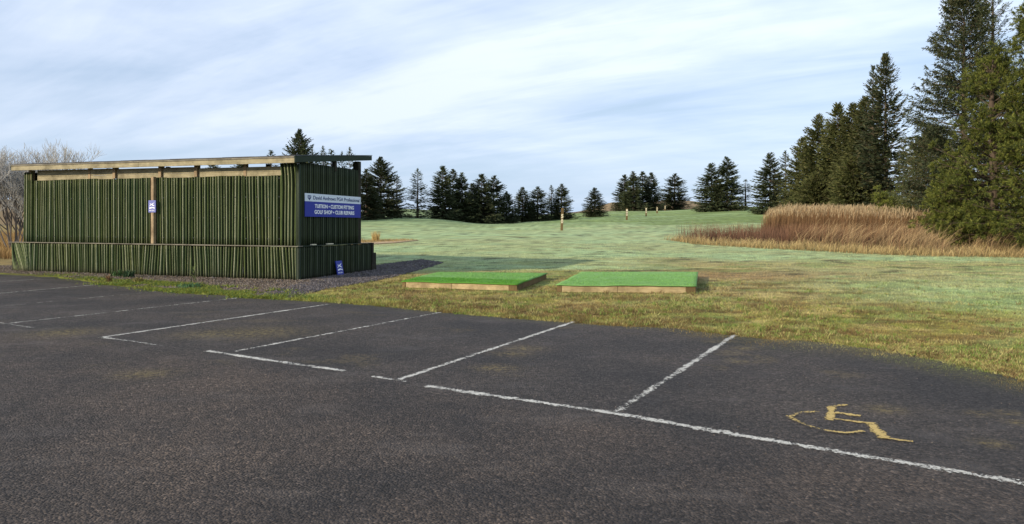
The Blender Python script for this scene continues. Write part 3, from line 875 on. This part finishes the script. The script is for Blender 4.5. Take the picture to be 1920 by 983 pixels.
def to_ground(n, y0, y1, u0, u1, p=1.2):
    t = rg.random(n); y = (y0 ** -p + t * (y1 ** -p - y0 ** -p)) ** (-1 / p); u = rg.uniform(u0, u1, n)
    return u * y, y


tees_poly = [np.array([(-2.74, 16.83), (.14, 15.93), (1.02, 19.57), (-2.18, 20.07)]), np.array([(1.02, 15.68), (4.19, 15.43), (5.44, 19.92), (2.03, 19.97)])]
shed_poly = np.array([(-6.0, 19.0), (-4.6, 23.2), (-15.6, 27.1), (-17.0, 22.8)])
gx, gy = to_ground(640000, 5.6, 42, -.62, .86)
ok = (edge_d(gx, gy) > -.10 - .6 * rg.random(len(gx)) ** 3 * smooth(0, 4, gx) * 1.6) & ~in_poly(gx, gy, shed_poly)
for tp in tees_poly: ok &= ~in_poly(gx, gy, tp)
ing = in_poly(gx, gy, GRAV)
ok &= ~ing | (rg.random(len(gx)) < .05 * (gx < -5))
gx, gy = gx[ok], gy[ok]
gz = terr(gx, gy) * (gy > 13.5)
tuft = fbm(gx / .35, gy / .35, 13, 2); hh = rg.uniform(.018, .045, len(gx)) * np.interp(gy, [5, 9, 14], [.35, .55, 1]) * (.5 + 1.2 * tuft) * (1 + .5 * smooth(1.2, 0, edge_d(gx, gy)))
cc = turf_colour(gx, gy) * 1.08
tipc = cc * 1.12 + np.array([.03, .03, .012])
o = blades('lawn_grass', np.stack([gx, gy, gz - .004], -1), hh, rg.uniform(.008, .016, len(gx)) * (gy / 16) ** .7, cc * .85, M['blade'], rg, .55, tipc=tipc)
tag(o, 'short frosty mossy lawn grass', kind='stuff')

# coarser tussocks standing out of the thin turf near the tarmac
tx, ty = to_ground(26000, 6.2, 21, -.45, .80, .8)
ok = (edge_d(tx, ty) > -.12) & ~in_poly(tx, ty, GRAV) & ~in_poly(tx, ty, shed_poly) & (rg.random(len(tx)) < np.clip(.15 + 1.3 * smooth(.42, .66, fbm(tx / .9, ty / .7, 37, 3)) * smooth(9, 1, edge_d(tx, ty)), 0, 1))
ok &= ~((tx > 5.2) & (ty > 8.5) & (rg.random(len(tx)) < .8))
for tp in tees_poly: ok &= ~in_poly(tx, ty, tp)
tx, ty = tx[ok], ty[ok]; k = len(tx); m_ = 9
sz = rg.uniform(.5, 1.3, k) * np.interp(ty, [6, 12], [.5, 1])
base_c = np.where(rg.random((k, 1)) < .36, np.array([[.32, .29, .11]]), np.where(rg.random((k, 1)) < .5, np.array([[.16, .22, .045]]), np.array([[.16, .11, .045]])))
rx = np.repeat(tx, m_) + rg.normal(0, .028, k * m_); ry = np.repeat(ty, m_) + rg.normal(0, .028, k * m_)
o = blades('grass_tussocks', np.stack([rx, ry, terr(rx, ry) * (ry > 13.5) - .004], -1), rg.uniform(.035, .085, k * m_) * np.repeat(sz, m_), .014, np.repeat(base_c, m_, 0) * .8, M['blade'], rg, .6,
           tipc=np.repeat(base_c, m_, 0) * 1.25)
tag(o, 'coarse straw and olive tussocks in the turf near the tarmac', kind='stuff')

# bright moss and weeds along the shed foot
mp = []
for (ax, ay, bx, by, n_) in ((150, 522, 300, 535, 2600), (330, 534, 520, 549, 2600), (200, 533, 440, 552, 6200), (255, 527, 340, 536, 3200), (300, 543, 520, 561, 4600), (90, 514, 200, 525, 900), (420, 545, 600, 562, 1300), (380, 535, 470, 548, 1200)):
    A_, B_ = np.array(G(ax, ay)), np.array(G(bx, by)); t = rg.random((n_, 1)); q = A_ + (B_ - A_) * t + rg.normal(0, 1, (n_, 2)) * np.array([.30, .16])
    keep = fbm(q[:, 0] / .5, q[:, 1] / .4, 19, 2) > .45; mp.append(q[keep])
mp = np.concatenate(mp); n_ = len(mp)
mc = np.where(rg.random((n_, 1)) < .6, np.array([[.22, .24, .035]]), np.array([[.10, .17, .035]])) * rg.uniform(.6, 1.2, (n_, 1))
o = blades('moss', np.stack([mp[:, 0], mp[:, 1], np.full(n_, .008)], -1), rg.uniform(.02, .07, n_), .022, mc, M['blade'], rg, .8)
tag(o, 'yellow green moss and grass growing over the gravel edge', kind='stuff')


def weed(px_, py_, hgt, n, label, colr, spread=.12, up=.5):
    x, y = G(px_, py_); e = empty('weed', (x, y, 0)); tag(e, label, 'weed')
    k = n; a = rg.uniform(0, 2 * pi, k); r = rg.uniform(0, spread, k)
    P = np.stack([np.cos(a) * r, np.sin(a) * r, rg.uniform(0, hgt * up, k)], -1)
    q = blades('leaves', P, rg.uniform(.3, .7, k) * hgt, .035, np.array(colr)[None] * rg.uniform(.6, 1.3, (k, 1)), M['blade'], rg, .7, segs=2); q.parent = e
    mb = MB()
    for i in range(4): mb.tube([(0, 0, 0), (rg.normal(0, .03), rg.normal(0, .03), hgt * .5), (rg.normal(0, .06), rg.normal(0, .06), hgt * rg.uniform(.7, 1))], [.006, .005, .003], 4)
    mb.build('stem', M['bark'], e)


weed(222, 519, .22, 110, 'low dark green leafy weed at the shed foot, left of the two close together', (.05, .10, .03), .22)
weed(240, 521, .26, 90, 'dark leafy weed at the shed foot, right of the two close together', (.035, .075, .03), .20)
weed(204, 530, .20, 40, 'small withered reddish weed in the moss in front of the shed', (.26, .15, .07), .08, .7)
weed(364, 532, .50, 16, 'tall thin spindly weed standing against the corrugated skirt', (.09, .12, .04), .10, .8)
weed(356, 541, .14, 120, 'broad low clump of green leaves by the car park edge', (.06, .13, .05), .30)
weed(258, 531, .18, 60, 'yellowish weed tuft between gravel and moss', (.22, .19, .06), .14)

# ------------------------------------------------------------------ reeds and rough grass
def px2(px_, Y_): return (px_ - 960) / F * Y_


def zone(n, poly_pxY):
    P = np.array([(px2(a, b), b) for a, b in poly_pxY]); return scatter(P, n, rg)


def reeds(name, pts, h0, h1, wd, root, tip, label, lean=.12, wind=(0, 0), segs=3, jitter=.25, hmod=None):
    k = len(pts); z = terr(pts[:, 0], pts[:, 1]); v = rg.uniform(1 - jitter, 1 + jitter, (k, 1))
    Hh = rg.uniform(h0, h1, k)
    if hmod is not None: Hh = Hh * hmod(pts[:, 0], pts[:, 1])
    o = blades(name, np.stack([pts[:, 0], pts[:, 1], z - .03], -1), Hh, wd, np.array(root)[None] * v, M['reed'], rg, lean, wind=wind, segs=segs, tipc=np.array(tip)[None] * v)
    tag(o, label, kind='stuff'); return o, Hh, z


clump = lambda x, y: .65 + .6 * fbm(x / .9, y / .9, 23, 3)
pt = zone(5200, [(1262, 44), (1300, 41.5), (1440, 39), (1540, 37.5), (1560, 46), (1440, 50), (1330, 47)])
reeds('dead_dock_stems', pt, .35, 1.25, .022, (.060, .030, .020), (.19, .10, .06), 'dark reddish dead stems at the left end of the reed bed', .15, hmod=clump)
pt = zone(17000, [(1425, 50), (1500, 44), (1600, 41), (1730, 39), (1790, 44), (1760, 60), (1600, 66), (1440, 58)])
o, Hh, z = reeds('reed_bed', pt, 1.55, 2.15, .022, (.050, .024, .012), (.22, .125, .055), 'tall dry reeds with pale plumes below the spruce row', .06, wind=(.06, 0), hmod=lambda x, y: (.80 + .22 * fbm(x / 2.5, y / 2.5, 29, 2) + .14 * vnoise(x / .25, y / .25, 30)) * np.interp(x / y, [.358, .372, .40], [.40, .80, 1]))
# plumes
k = len(pt); sel = rg.random(k) < .3; q = pt[sel]; hz_ = Hh[sel]; zz = z[sel]
P = np.stack([q[:, 0] + .06 * hz_, q[:, 1], zz + hz_ * .93 - .03], -1)
P = np.repeat(P, 2, 0); kk = len(P)
o = blades('reed_plumes', P, rg.uniform(.18, .34, kk), .035, np.array([.31, .23, .13])[None] * rg.uniform(.7, 1.3, (kk, 1)), M['reed'], rg,   .16, wind=(.22, 0), segs=2, tipc=np.array([.41, .32, .19])[None])
tag(o, 'pale feathery plumes on the tops of the reeds', kind='stuff')
pt = zone(9500, [(1480, 38), (1600, 35.5), (1720, 34), (1720, 42), (1600, 46), (1470, 46)])
reeds('red_brown_stems', pt, .5, 1.3, .022, (.055, .028, .016), (.20, .11, .055), 'dense dark red brown stems behind the arching straw', .15, wind=(.15, 0), hmod=clump)
pt = zone(9000, [(1480, 37.5), (1600, 34), (1700, 32), (1800, 30.6), (1960, 29.8), (2060, 31), (2060, 38), (1800, 41), (1640, 42), (1500, 43)])
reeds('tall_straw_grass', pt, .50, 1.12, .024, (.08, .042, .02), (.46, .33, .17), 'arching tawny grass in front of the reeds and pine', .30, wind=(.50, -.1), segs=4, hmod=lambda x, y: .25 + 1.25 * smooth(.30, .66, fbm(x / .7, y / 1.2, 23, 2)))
pt = zone(9000, [(1240, 44.5), (1300, 40), (1440, 35.5), (1600, 32), (1750, 30), (1920, 29), (2060, 28.6), (2060, 30.5), (1750, 32.5), (1600, 35), (1440, 38), (1290, 42.5)])
reeds('straw_fringe', pt, .10, .60, .024, (.20, .14, .055), (.47, .36, .17), 'short pale straw fringe along the front of the reeds', .38, segs=2, wind=(.2, 0), hmod=lambda x, y: .3 + 1.1 * fbm(x / .5, y / .5, 33, 3))
pt = zone(260, [(1450, 36), (1600, 33), (1700, 31), (1850, 29.8), (1850, 30.4), (1700, 32), (1450, 38)])
reeds('dark_seed_stalks', pt[rg.random(260) < .3], .4, .95, .03, (.08, .035, .02), (.16, .07, .04), 'single dark seed stalks standing out in the straw fringe', .06)
# rough ground left of the shed, grass rim by the range at its right
pt = zone(16000, [(-120, 29), (52, 29), (60, 60), (-120, 60)])
reeds('rough_moor_grass', pt, .25, .62, .03, (.17, .09, .03), (.40, .26, .10), 'tawny rough grass between shed and moor', .4, segs=2, wind=(.2, 0), hmod=clump)
pt = zone(2800, [(660, 41), (690, 40.3), (740, 41), (783, 43.0), (760, 44.0), (690, 44.0), (660, 45)])
reeds('bunker_rim_grass', pt, .05, .20, .03, (.24, .16, .07), (.40, .28, .12), 'low tan grass on the sandy rim right of the shed', .5, segs=2)
pt = zone(260, [(699, 43), (711, 43), (711, 44.2), (697, 44.2)])
reeds('straw_tuft', pt, .35, .70, .03, (.30, .20, .07), (.48, .35, .14), 'upright straw coloured tuft on the sandy rim', .2, segs=2)
sm = MB(); pts_ = [(640, 40.3), (690, 40.0), (740, 40.9), (784, 42.9), (735, 42.2), (690, 41.5), (640, 41.6)]
pp = [(px2(a, b), b) for a, b in pts_]
sm.poly([(x, y, float(terr(x, y)) + .06) for x, y in pp] + [(x, y, float(terr(x, y)) - .1) for x, y in pp], [tuple(range(7))] + [(i, i + 7, (i + 1) % 7 + 7, (i + 1) % 7) for i in range(7)])
tag(sm.build('sandy_bank', mat_plain('pale_sand', (.36, .27, .17), .95, .25, 4, .2, .6)), kind='structure')

# ------------------------------------------------------------------ trees
def kites(P, D, L, W_, rng, roll=1.0):
    """pointed flat needle sprays: (n,3) origin, (n,3) unit direction, length, width -> verts, quads"""
    k = len(P); r = rng.normal(0, 1, (k, 3)); r[:, 2] += roll
    s = np.cross(D, r); s /= np.linalg.norm(s, axis=1, keepdims=True) + 1e-9
    L = np.broadcast_to(L, (k,))[:, None]; W_ = np.broadcast_to(W_, (k,))[:, None]
    sag = np.array([0, 0, -1.0])[None] * L * .06
    V = np.stack([P, P + D * L * .45 + s * W_ * .5, P + D * L + sag, P + D * L * .45 - s * W_ * .5], 1)
    return V.reshape(-1, 3), np.arange(4 * k).reshape(k, 4)


def spruce(H, Rr, seed, nb, per, sub=0, dens=1.0, base=.02, power=.62, side=None, up=0.0, fsize=1.0, ragged=.25, taper_top=1.0):
    """returns (trunk builder, crown verts, quads, twigs builder). side=(angle, amount): branches thin out on that side"""
    rng = np.random.default_rng(seed)
    zf = rng.random(nb) ** 1.15 * (1 - base) + base; zf = np.sort(zf)
    a = rng.uniform(0, 2 * pi, nb); z = zf * H
    Rz = Rr * np.clip(1.02 - zf, 0.0, 1) ** power
    lob = 1 + ragged * (fbm(np.cos(a) * 1.3 + 4 + seed, zf * 9 + np.sin(a), seed % 91, 2) - .5) * 2
    Lb = Rz * lob * rng.uniform(.72, 1.08, nb) + .12
    el = np.interp(zf, [0, .5, .85, 1], [-.18, .05, .45, 1.1]) + up + rng.normal(0, .10, nb)
    thin = np.ones(nb)
    if side is not None:
        th = np.cos(a - side[0]); thin = np.where(th > .1, 1 - side[1] * np.minimum(1, th * 1.6), 1)
    D = np.stack([np.cos(a) * np.cos(el), np.sin(a) * np.cos(el), np.sin(el)], -1)
    # sprays along every branch
    bi = np.repeat(np.arange(nb), per); t = rng.uniform(.10, 1.0, len(bi)) ** .8
    keep = rng.random(len(bi)) < np.clip(Lb[bi] / Rr * 1.35 + .12, 0, 1) * dens * thin[bi] ; bi, t = bi[keep], t[keep]
    droop = (-.10 * t + .22 * t ** 2 * (zf[bi] < .85)) * Lb[bi]
    P = D[bi] * (Lb[bi] * t)[:, None]; P[:, 2] += z[bi] + droop
    sgn = np.where(rng.random(len(bi)) < .5, -1, 1) * rng.uniform(.25, 1.15, len(bi))
    sidev = np.stack([-np.sin(a[bi]), np.cos(a[bi]), np.zeros(len(bi))], -1)
    d = D[bi] * rng.uniform(.5, 1.0, (len(bi), 1)) + sidev * sgn[:, None] * (1.05 - t * .75)[:, None]
    d[:, 2] += rng.normal(-.12, .22, len(bi)) + .20 * t; d /= np.linalg.norm(d, axis=1, keepdims=True)
    L = (.13 + .26 * (1 - t) + .08 * rng.random(len(bi))) * np.sqrt(Lb[bi] + .3) * 1.05 * fsize
    if sub:
        bi2 = np.repeat(np.arange(len(P)), sub); t2 = rng.uniform(.05, 1, len(bi2))
        P2 = P[bi2] + d[bi2] * (L[bi2] * t2)[:, None]; d2 = d[bi2] + rng.normal(0, .50, (len(bi2), 3)); d2[:, 2] -= .10
        d2 /= np.linalg.norm(d2, axis=1, keepdims=True)
        V, Q = kites(P2, d2, rng.uniform(.10, .22, len(P2)) * fsize, .050 * fsize, rng)
    else:
        V, Q = kites(P, d, L, L * .26, rng)
    # leader
    ld = rng.normal(0, .35, (40, 3)); ld[:, 2] = 1; ld /= np.linalg.norm(ld, axis=1, keepdims=True)
    zt = H * rng.uniform(.93, 1.0, 40)
    V2, Q2 = kites(np.stack([zt * 0, zt * 0, zt], -1), ld, H * .030, H * .006, rng)
    Q2 = Q2 + len(V); V = np.concatenate([V, V2]); Q = np.concatenate([Q, Q2])
    tb = MB(); r0 = H * .013 + .04
    tb.tube([(0, 0, -.3), (.02, .01, H * .3), (-.02, .02, H * .65), (0, 0, H * .97)], [r0, r0 * .75, r0 * .4, .012], 8)
    bb = MB()
    for i in range(0, nb, 1 if nb < 500 else 2):
        if Lb[i] < .35: continue
        q = [D[i] * (Lb[i] * s_) + np.array([0, 0, z[i] + (-.10 * s_ + .22 * s_ * s_ * (zf[i] < .85)) * Lb[i]]) for s_ in (0, .35, .7, .96)]
        bb.tube(q, [.012 + .010 * Lb[i], .009 + .006 * Lb[i], .007 + .002 * Lb[i], .004], 3)
    return tb, V, Q, bb


def tree_obj(name, cat, label, x, y, parts, mats, group, s=1.0, sc=(1, 1, 1), rz=0.0):
    z = float(terr(x, y)); e = empty(name, (x, y, z - .05), rz); e.scale = tuple(s * k for k in sc)
    tag(e, label, cat, group)
    tb, V, Q, bb = parts
    if isinstance(tb, MB):
        tm_ = tb.mesh('trunk', mats[1]); cm_ = np_mesh('crown', V, Q, mats[0]); bm_ = bb.mesh('branches', mats[1])
    else: tm_, cm_, bm_ = tb, V, bb
    add('trunk', tm_, e); add('crown', cm_, e); o = add('branches', bm_, e)
    return e, (tm_, cm_, None, bm_)


# five far-off spruce forms, each mesh shared by the trees built like it
protos = {}


def proto(kind):
    if kind in protos: return protos[kind]
    base, mat = kind
    pr = {'full': dict(H=10, Rr=3.1, seed=3, nb=420, per=34, fsize=1.0), 'full2': dict(H=10, Rr=2.7, seed=8, nb=420, per=34, ragged=.45),
          'narrow': dict(H=10, Rr=2.0, seed=5, nb=380, per=30, ragged=.35), 'wide': dict(H=10, Rr=3.9, seed=12, nb=460, per=36, ragged=.5, up=.10, power=.7),
          'sparse': dict(H=10, Rr=2.1, seed=17, nb=260, per=26, dens=.40, up=.18, ragged=.4), 'spindle': dict(H=10, Rr=1.0, seed=23, nb=180, per=20, dens=.75, ragged=.6)}[base]
    tb, V, Q, bb = spruce(**pr)
    m = M[mat]
    protos[kind] = (tb.mesh('trunk', M['bark']), np_mesh('crown', V, Q, m), None, bb.mesh('branches', M['bark'] if base != 'sparse' else M['greybark']))
    return protos[kind]


RADIUS = {'full': 3.1, 'full2': 2.7, 'narrow': 2.0, 'wide': 3.9, 'sparse': 2.1, 'spindle': 1.0}
BEHIND = 'spruces standing behind the shed'; FAR = 'spruces in the line beyond the range'; ROW = 'spruces in the row on the right'
far_trees = [  # px, top row, half width px, distance, form, material, label, group
    (400, 304, 45, 92, 'full2', 'spruce', 'dark spruce glimpsed in the gap under the shed roof, left of the three there', BEHIND),
    (452, 303, 45, 92, 'full', 'spruce', 'dark spruce glimpsed in the gap under the shed roof, middle one', BEHIND),
    (508, 283, 20, 92, 'spindle', 'spruce', 'spruce behind the shed with only its tiny tip above the roof', BEHIND),
    (562, 247, 52, 84, 'wide', 'spruce', 'tall dense spruce rising over the roof corner of the shed', BEHIND),
    (586, 278, 22, 90, 'sparse', 'spruce', 'thin spruce top just right of the tall one over the roof', BEHIND),
    (606, 276, 22, 92, 'sparse', 'spruce', 'sparse spruce top above the end wall, left of the central fork', BEHIND),
    (621, 281, 20, 93, 'spindle', 'spruce', 'smallest spindly top above the shed end wall', BEHIND),
    (641, 286, 20, 94, 'sparse', 'spruce', 'low sparse spruce top above the end wall, left of the last one', BEHIND),
    (656, 278, 22, 93, 'sparse', 'spruce', 'sparse spruce top nearest the right tip of the shed roof', BEHIND),
    (687, 318, 30, 98, 'full2', 'spruce', 'dark spruce half hidden by the right edge of the shed', BEHIND),
    (714, 297, 47, 104, 'wide', 'spruce', 'broad tall dark spruce directly right of the shed', FAR),
    (744, 330, 22, 108, 'sparse', 'spruce', 'thin ragged spruce against the right flank of the broad one', FAR),
    (783, 317, 25, 106, 'sparse', 'spruce', 'see-through pale sparse spruce standing alone between two dark masses', FAR),
    (830, 313, 32, 110, 'full', 'spruce', 'pointed spruce at the left edge of the dense dark clump', FAR),
    (849, 319, 24, 113, 'narrow', 'spruce', 'narrow spruce second from left in the dense dark clump', FAR),
    (866, 325, 28, 112, 'full2', 'spruce', 'spruce in the middle of the dense dark clump', FAR),
    (886, 345, 24, 117, 'full', 'spruce', 'lower spruce filling the dip in the dense dark clump', FAR),
    (903, 328, 34, 113, 'full', 'spruce', 'big full spruce right of the dip in the dense dark clump', FAR),
    (926, 331, 32, 116, 'full2', 'spruce', 'spruce sloping down at the right of the dense dark clump', FAR),
    (950, 360, 24, 118, 'wide', 'spruce', 'low dark spruce where the tree line is lowest', FAR),
    (980, 352, 24, 122, 'full', 'spruce', 'left of two rounded spruces of equal height behind the 50 marker', FAR),
    (1008, 351, 27, 123, 'full2', 'spruce', 'right of two rounded spruces of equal height behind the 50 marker', FAR),
    (1034, 348, 16, 126, 'sparse', 'spruce', 'thin open spruce just left of the 50 marker', FAR),
    (1053, 346, 24, 125, 'full2', 'spruce', 'spruce directly behind the 50 marker post', FAR),
    (1115, 353, 24, 140, 'full', 'spruce', 'small spruce standing alone between the 50 and 100 markers', FAR),
    (1171, 329, 24, 246, 'full', 'spruce', 'leftmost of the close group of four behind the 100 marker', FAR),
    (1187, 323, 25, 240, 'full2', 'spruce', 'second from left of the close group of four', FAR),
    (1205, 323, 22, 248, 'narrow', 'spruce', 'third from left of the close group of four', FAR),
    (1221, 325, 23, 246, 'full', 'spruce', 'rightmost of the close group of four', FAR),
    (1265, 327, 29, 264, 'full2', 'spruce', 'lone spruce behind the farthest marker', FAR),
    (1334, 308, 34, 170, 'full', 'spruce', 'left and lower spruce of the broad pair on the rise', FAR),
    (1363, 296, 35, 168, 'full2', 'spruce', 'right and taller spruce of the broad pair on the rise', FAR),
    (1398, 337, 12, 175, 'spindle', 'spruce', 'thin spindly spruce between the broad pair and the right row', FAR),
    (1444, 289, 36, 120, 'full', 'spruce', 'first spruce of the right row, at its low left end', ROW),
    (1473, 284, 26, 118, 'sparse', 'spruce', 'open sparse spruce behind the low left end of the right row', ROW),
]
rt = random.Random(5)
for px_, top, hw, Y_, form, mat, label, grp in far_trees:
    x = px2(px_, Y_); z = float(terr(x, Y_)); H = EYE + (HZ - top) / F * Y_ - z
    rad = hw / F * Y_; s = H / 10.0; k = rad / (RADIUS[form] * s) * 1.22
    tree_obj('spruce_tree', 'tree', label, x, Y_, proto((form, mat)), None, grp, s, (k, k, 1), rt.uniform(0, 6.28))

near = [  # px, top, half width, distance, seed, options, material, label
    (1506, 262, 52, 100, 41, dict(nb=620, per=30, ragged=.3), 'spruce_olive', 'second full spruce of the right row, rising from its low left end'),
    (1535, 219, 66, 90, 42, dict(nb=800, per=34, ragged=.25), 'spruce_olive', 'pointed olive spruce in the left half of the right row'),
    (1571, 199, 66, 82, 43, dict(nb=850, per=36, ragged=.25), 'spruce_olive', 'tall olive spruce left of the twin tips in the right row'),
    (1600, 198, 62, 77, 44, dict(nb=850, per=36, ragged=.25), 'spruce_olive', 'olive spruce with a fine tip in the middle of the right row'),
    (1622, 186, 58, 71, 45, dict(nb=900, per=38, ragged=.3), 'spruce_olive', 'dense spruce against the left flank of the tallest in the row'),
    (1637, 128, 34, 69, 46, dict(nb=420, per=24, ragged=.5, dens=.55, up=.1, power=.5), 'spruce', 'ragged thin topped spruce leaning on the tallest of the row'),
    (1661, 106, 78, 64, 47, dict(nb=760, per=46, ragged=.35, side=(0.0, .80), up=.16, power=.62, dens=.62), 'spruce_brown', 'tallest spruce of the row, open and half bare on its right side'),
    (1600, 300, 60, 66, 48, dict(nb=700, per=30, ragged=.4, power=.6), 'spruce_olive', 'shorter bushy spruce in front at the foot of the right row'),
    (1530, 330, 55, 78, 49, dict(nb=600, per=28, ragged=.4, power=.6), 'spruce_olive', 'low wide spruce at the foot of the left half of the row'),
    (1748, 250, 66, 47, 50, dict(nb=700, per=40, sub=2, ragged=.45, power=.55), 'spruce_olive', 'bushy spruce at the left foot of the giant at the right edge'),
    (1808, -40, 118, 42, 51, dict(nb=620, per=40, sub=6, ragged=.42, up=.14, power=.62), 'spruce_brown', 'giant spruce whose top runs out of the photo, brownish tinged'),
    (1862, -70, 80, 45, 52, dict(nb=420, per=34, sub=3, dens=.42, ragged=.4, up=.25, power=.6), 'spruce', 'thin bare-branched giant behind, right of the brownish one'),
]
for px_, top, hw, Y_, sd, opt, mat, label in near:
    x = px2(px_, Y_); z = float(terr(x, Y_)); H = EYE + (HZ - top) / F * Y_ - z + .05; rad = hw / F * Y_
    parts = spruce(H, rad, sd, **opt)
    tree_obj('spruce_tree', 'tree', label, x, Y_, parts, (M[mat], M['bark']), ROW)


def pine(H, Rr, seed, nb=150, tufts=26, needles=26, low=.04, nl=.17, power=.50):
    """broad pine: limbs that fork, every shoot ending in a brush of needles"""
    rng = np.random.default_rng(seed)
    tb = MB(); r0 = H * .02 + .03
    tb.tube([(0, 0, -.3), (.05, .02, H * .35), (-.05, .05, H * .7), (0, 0, H * .95)], [r0, r0 * .8, r0 * .5, .03], 10)
    bb = MB(); TP = []; TD = []
    for i in range(nb):
        nw = nb // 6; zf = low + (1 - low) * ((i // 6) + .5 + rng.normal(0, .10)) / (nw + .5) * .97; zf = min(max(zf, low), .985); a = rng.uniform(0, 2 * pi)
        Rz = Rr * (1.03 - zf) ** power * (.42 + 1.0 * vnoise(a * 1.7 + seed, zf * 7, seed % 50)); L = Rz * rng.uniform(.75, 1.05) + .15
        el = np.interp(zf, [0, .4, .9, 1], [-.12, .12, .7, 1.2]) + rng.normal(0, .12)
        d = np.array([cos(a) * cos(el), sin(a) * cos(el), sin(el)]); o0 = np.array([0, 0, zf * H * .93])
        pts_ = [o0 + d * L * s_ + np.array([0, 0, .10 * L * s_ * s_]) for s_ in (0, .4, .75, 1)]
        bb.tube(pts_, [.015 + .012 * L, .012 + .008 * L, .010 + .003 * L, .008], 4)
        sd = np.array([-sin(a), cos(a), 0])
        m = max(5, int(tufts * .62 * (L / Rr * .8 + .3)))
        m = m // 3 + 1
        t = rng.uniform(.25, 1, m) ** .7; off = rng.normal(0, 1, m) * (.16 + .26 * L * (1.1 - t)); upn = rng.normal(.05, .13, m) * (1 + .3 * L)
        pc = o0 + d[None] * (L * t)[:, None] + sd[None] * off[:, None]; pc[:, 2] += .10 * L * t * t + upn
        q5 = rng.normal(0, 1, (m, 5, 3)) + (d * .7)[None, None]; q5[..., 2] += .5; q5 /= np.linalg.norm(q5, axis=2, keepdims=True)
        p = (pc[:, None] + q5 * rng.uniform(.04, .13, (m, 5, 1))).reshape(-1, 3); dd = q5.reshape(-1, 3)
        TP.append(p); TD.append(dd)
        for j in range(0, m):
            s_ = t[j] * .8; q = o0 + d * L * s_ + np.array([0, 0, .10 * L * s_ * s_]); bb.tube([q, pc[j]], [.010, .005], 3)
    P = np.concatenate(TP); D = np.concatenate(TD); k = len(P)
    bi = np.repeat(np.arange(k), needles); t = rng.random(len(bi))
    d2 = D[bi] * 1.0 + rng.normal(0, .42, (len(bi), 3)); d2 /= np.linalg.norm(d2, axis=1, keepdims=True)
    P2 = P[bi] + D[bi] * (t * .11)[:, None] + rng.normal(0, .02, (len(bi), 3))
    V, Q = kites(P2, d2, rng.uniform(.7, 1.25, len(bi)) * nl, .021, rng)
    return tb, V, Q, bb


for px_, top, hw, Y_, sd, nb, tf, label, low in (
        (1862, 86, 108, 33, 61, 180, 30, 'bright yellow green pine reaching down into the straw grass at right', .05),
        (1946, -25, 96, 31, 62, 186, 30, 'tall bright pine cut off by the right edge of the photo', .06),
        (1782, 345, 66, 34.5, 63, 60, 22, 'small low pine spreading left from the foot of the bright pine', .10)):
    x = px2(px_, Y_); z = float(terr(x, Y_)); H = EYE + (HZ - top) / F * Y_ - z
    tree_obj('pine_tree', 'tree', label, x, Y_, pine(H, hw / F * Y_, sd, nb, tf, 22, low), (M['pine'], M['bark']), 'bright pines at the right edge')
x = px2(1662, 52); tree_obj('pine_bush', 'bush', 'low rounded green bush between the tallest spruce and the reeds', x, 52,
    pine(2.9, 1.9, 66, 60, 20, 18, .08, .17, .35), (M['pine'], M['bark']), None)


# bare shrub left of the shed
def shrub(x, y, seed, hgt, rad, label, mat):
    rng = random.Random(seed); e = empty('bare_shrub', (x, y, float(terr(x, y)) - .05)); tag(e, label, 'shrub')
    tb = MB(); tw = MB()

    def grow(p, d, L, r, lvl):
        q = p; pts_ = [p]; dd = d.copy()
        for i in range(3):
            dd = (dd + Vector((rng.gauss(0, .10), rng.gauss(0, .10), .05))).normalized(); q = q + dd * L / 3; pts_.append(q)
        (tb if lvl < 2 else tw).tube(pts_, [r, r * .85, r * .7, r * .5], 5 if lvl < 2 else 3)
        if lvl >= 5: return
        for i in range((4, 4, 4, 4, 3)[lvl]):
            t = rng.uniform(.35, 1.0); k = min(2, int(t * 3)); b = pts_[k].lerp(pts_[k + 1], t * 3 - k)
            sp = .50 if lvl < 2 else .40
            nd = (dd + Vector((rng.gauss(0, sp), rng.gauss(0, sp), rng.gauss(.22, .22)))).normalized()
            grow(b, nd, L * rng.uniform(.56, .74), max(r * .62, .0075), lvl + 1)
    for i in range(12):
        a = rng.uniform(0, 6.28); s_ = rng.uniform(.25, .95)
        grow(Vector((cos(a) * .25, sin(a) * .25, 0)), Vector((cos(a) * s_ * rad, sin(a) * s_ * rad, 1)).normalized(), hgt * rng.uniform(.32, .42), .045, 0)
    tb.build('trunk', M['greybark'], e); tw.build('twigs', mat, e)


shrub(px2(24, 34), 34, 3, 6.7, .62, 'bare many-stemmed shrub left of the shed, pale twigs against the sky', M['twig'])
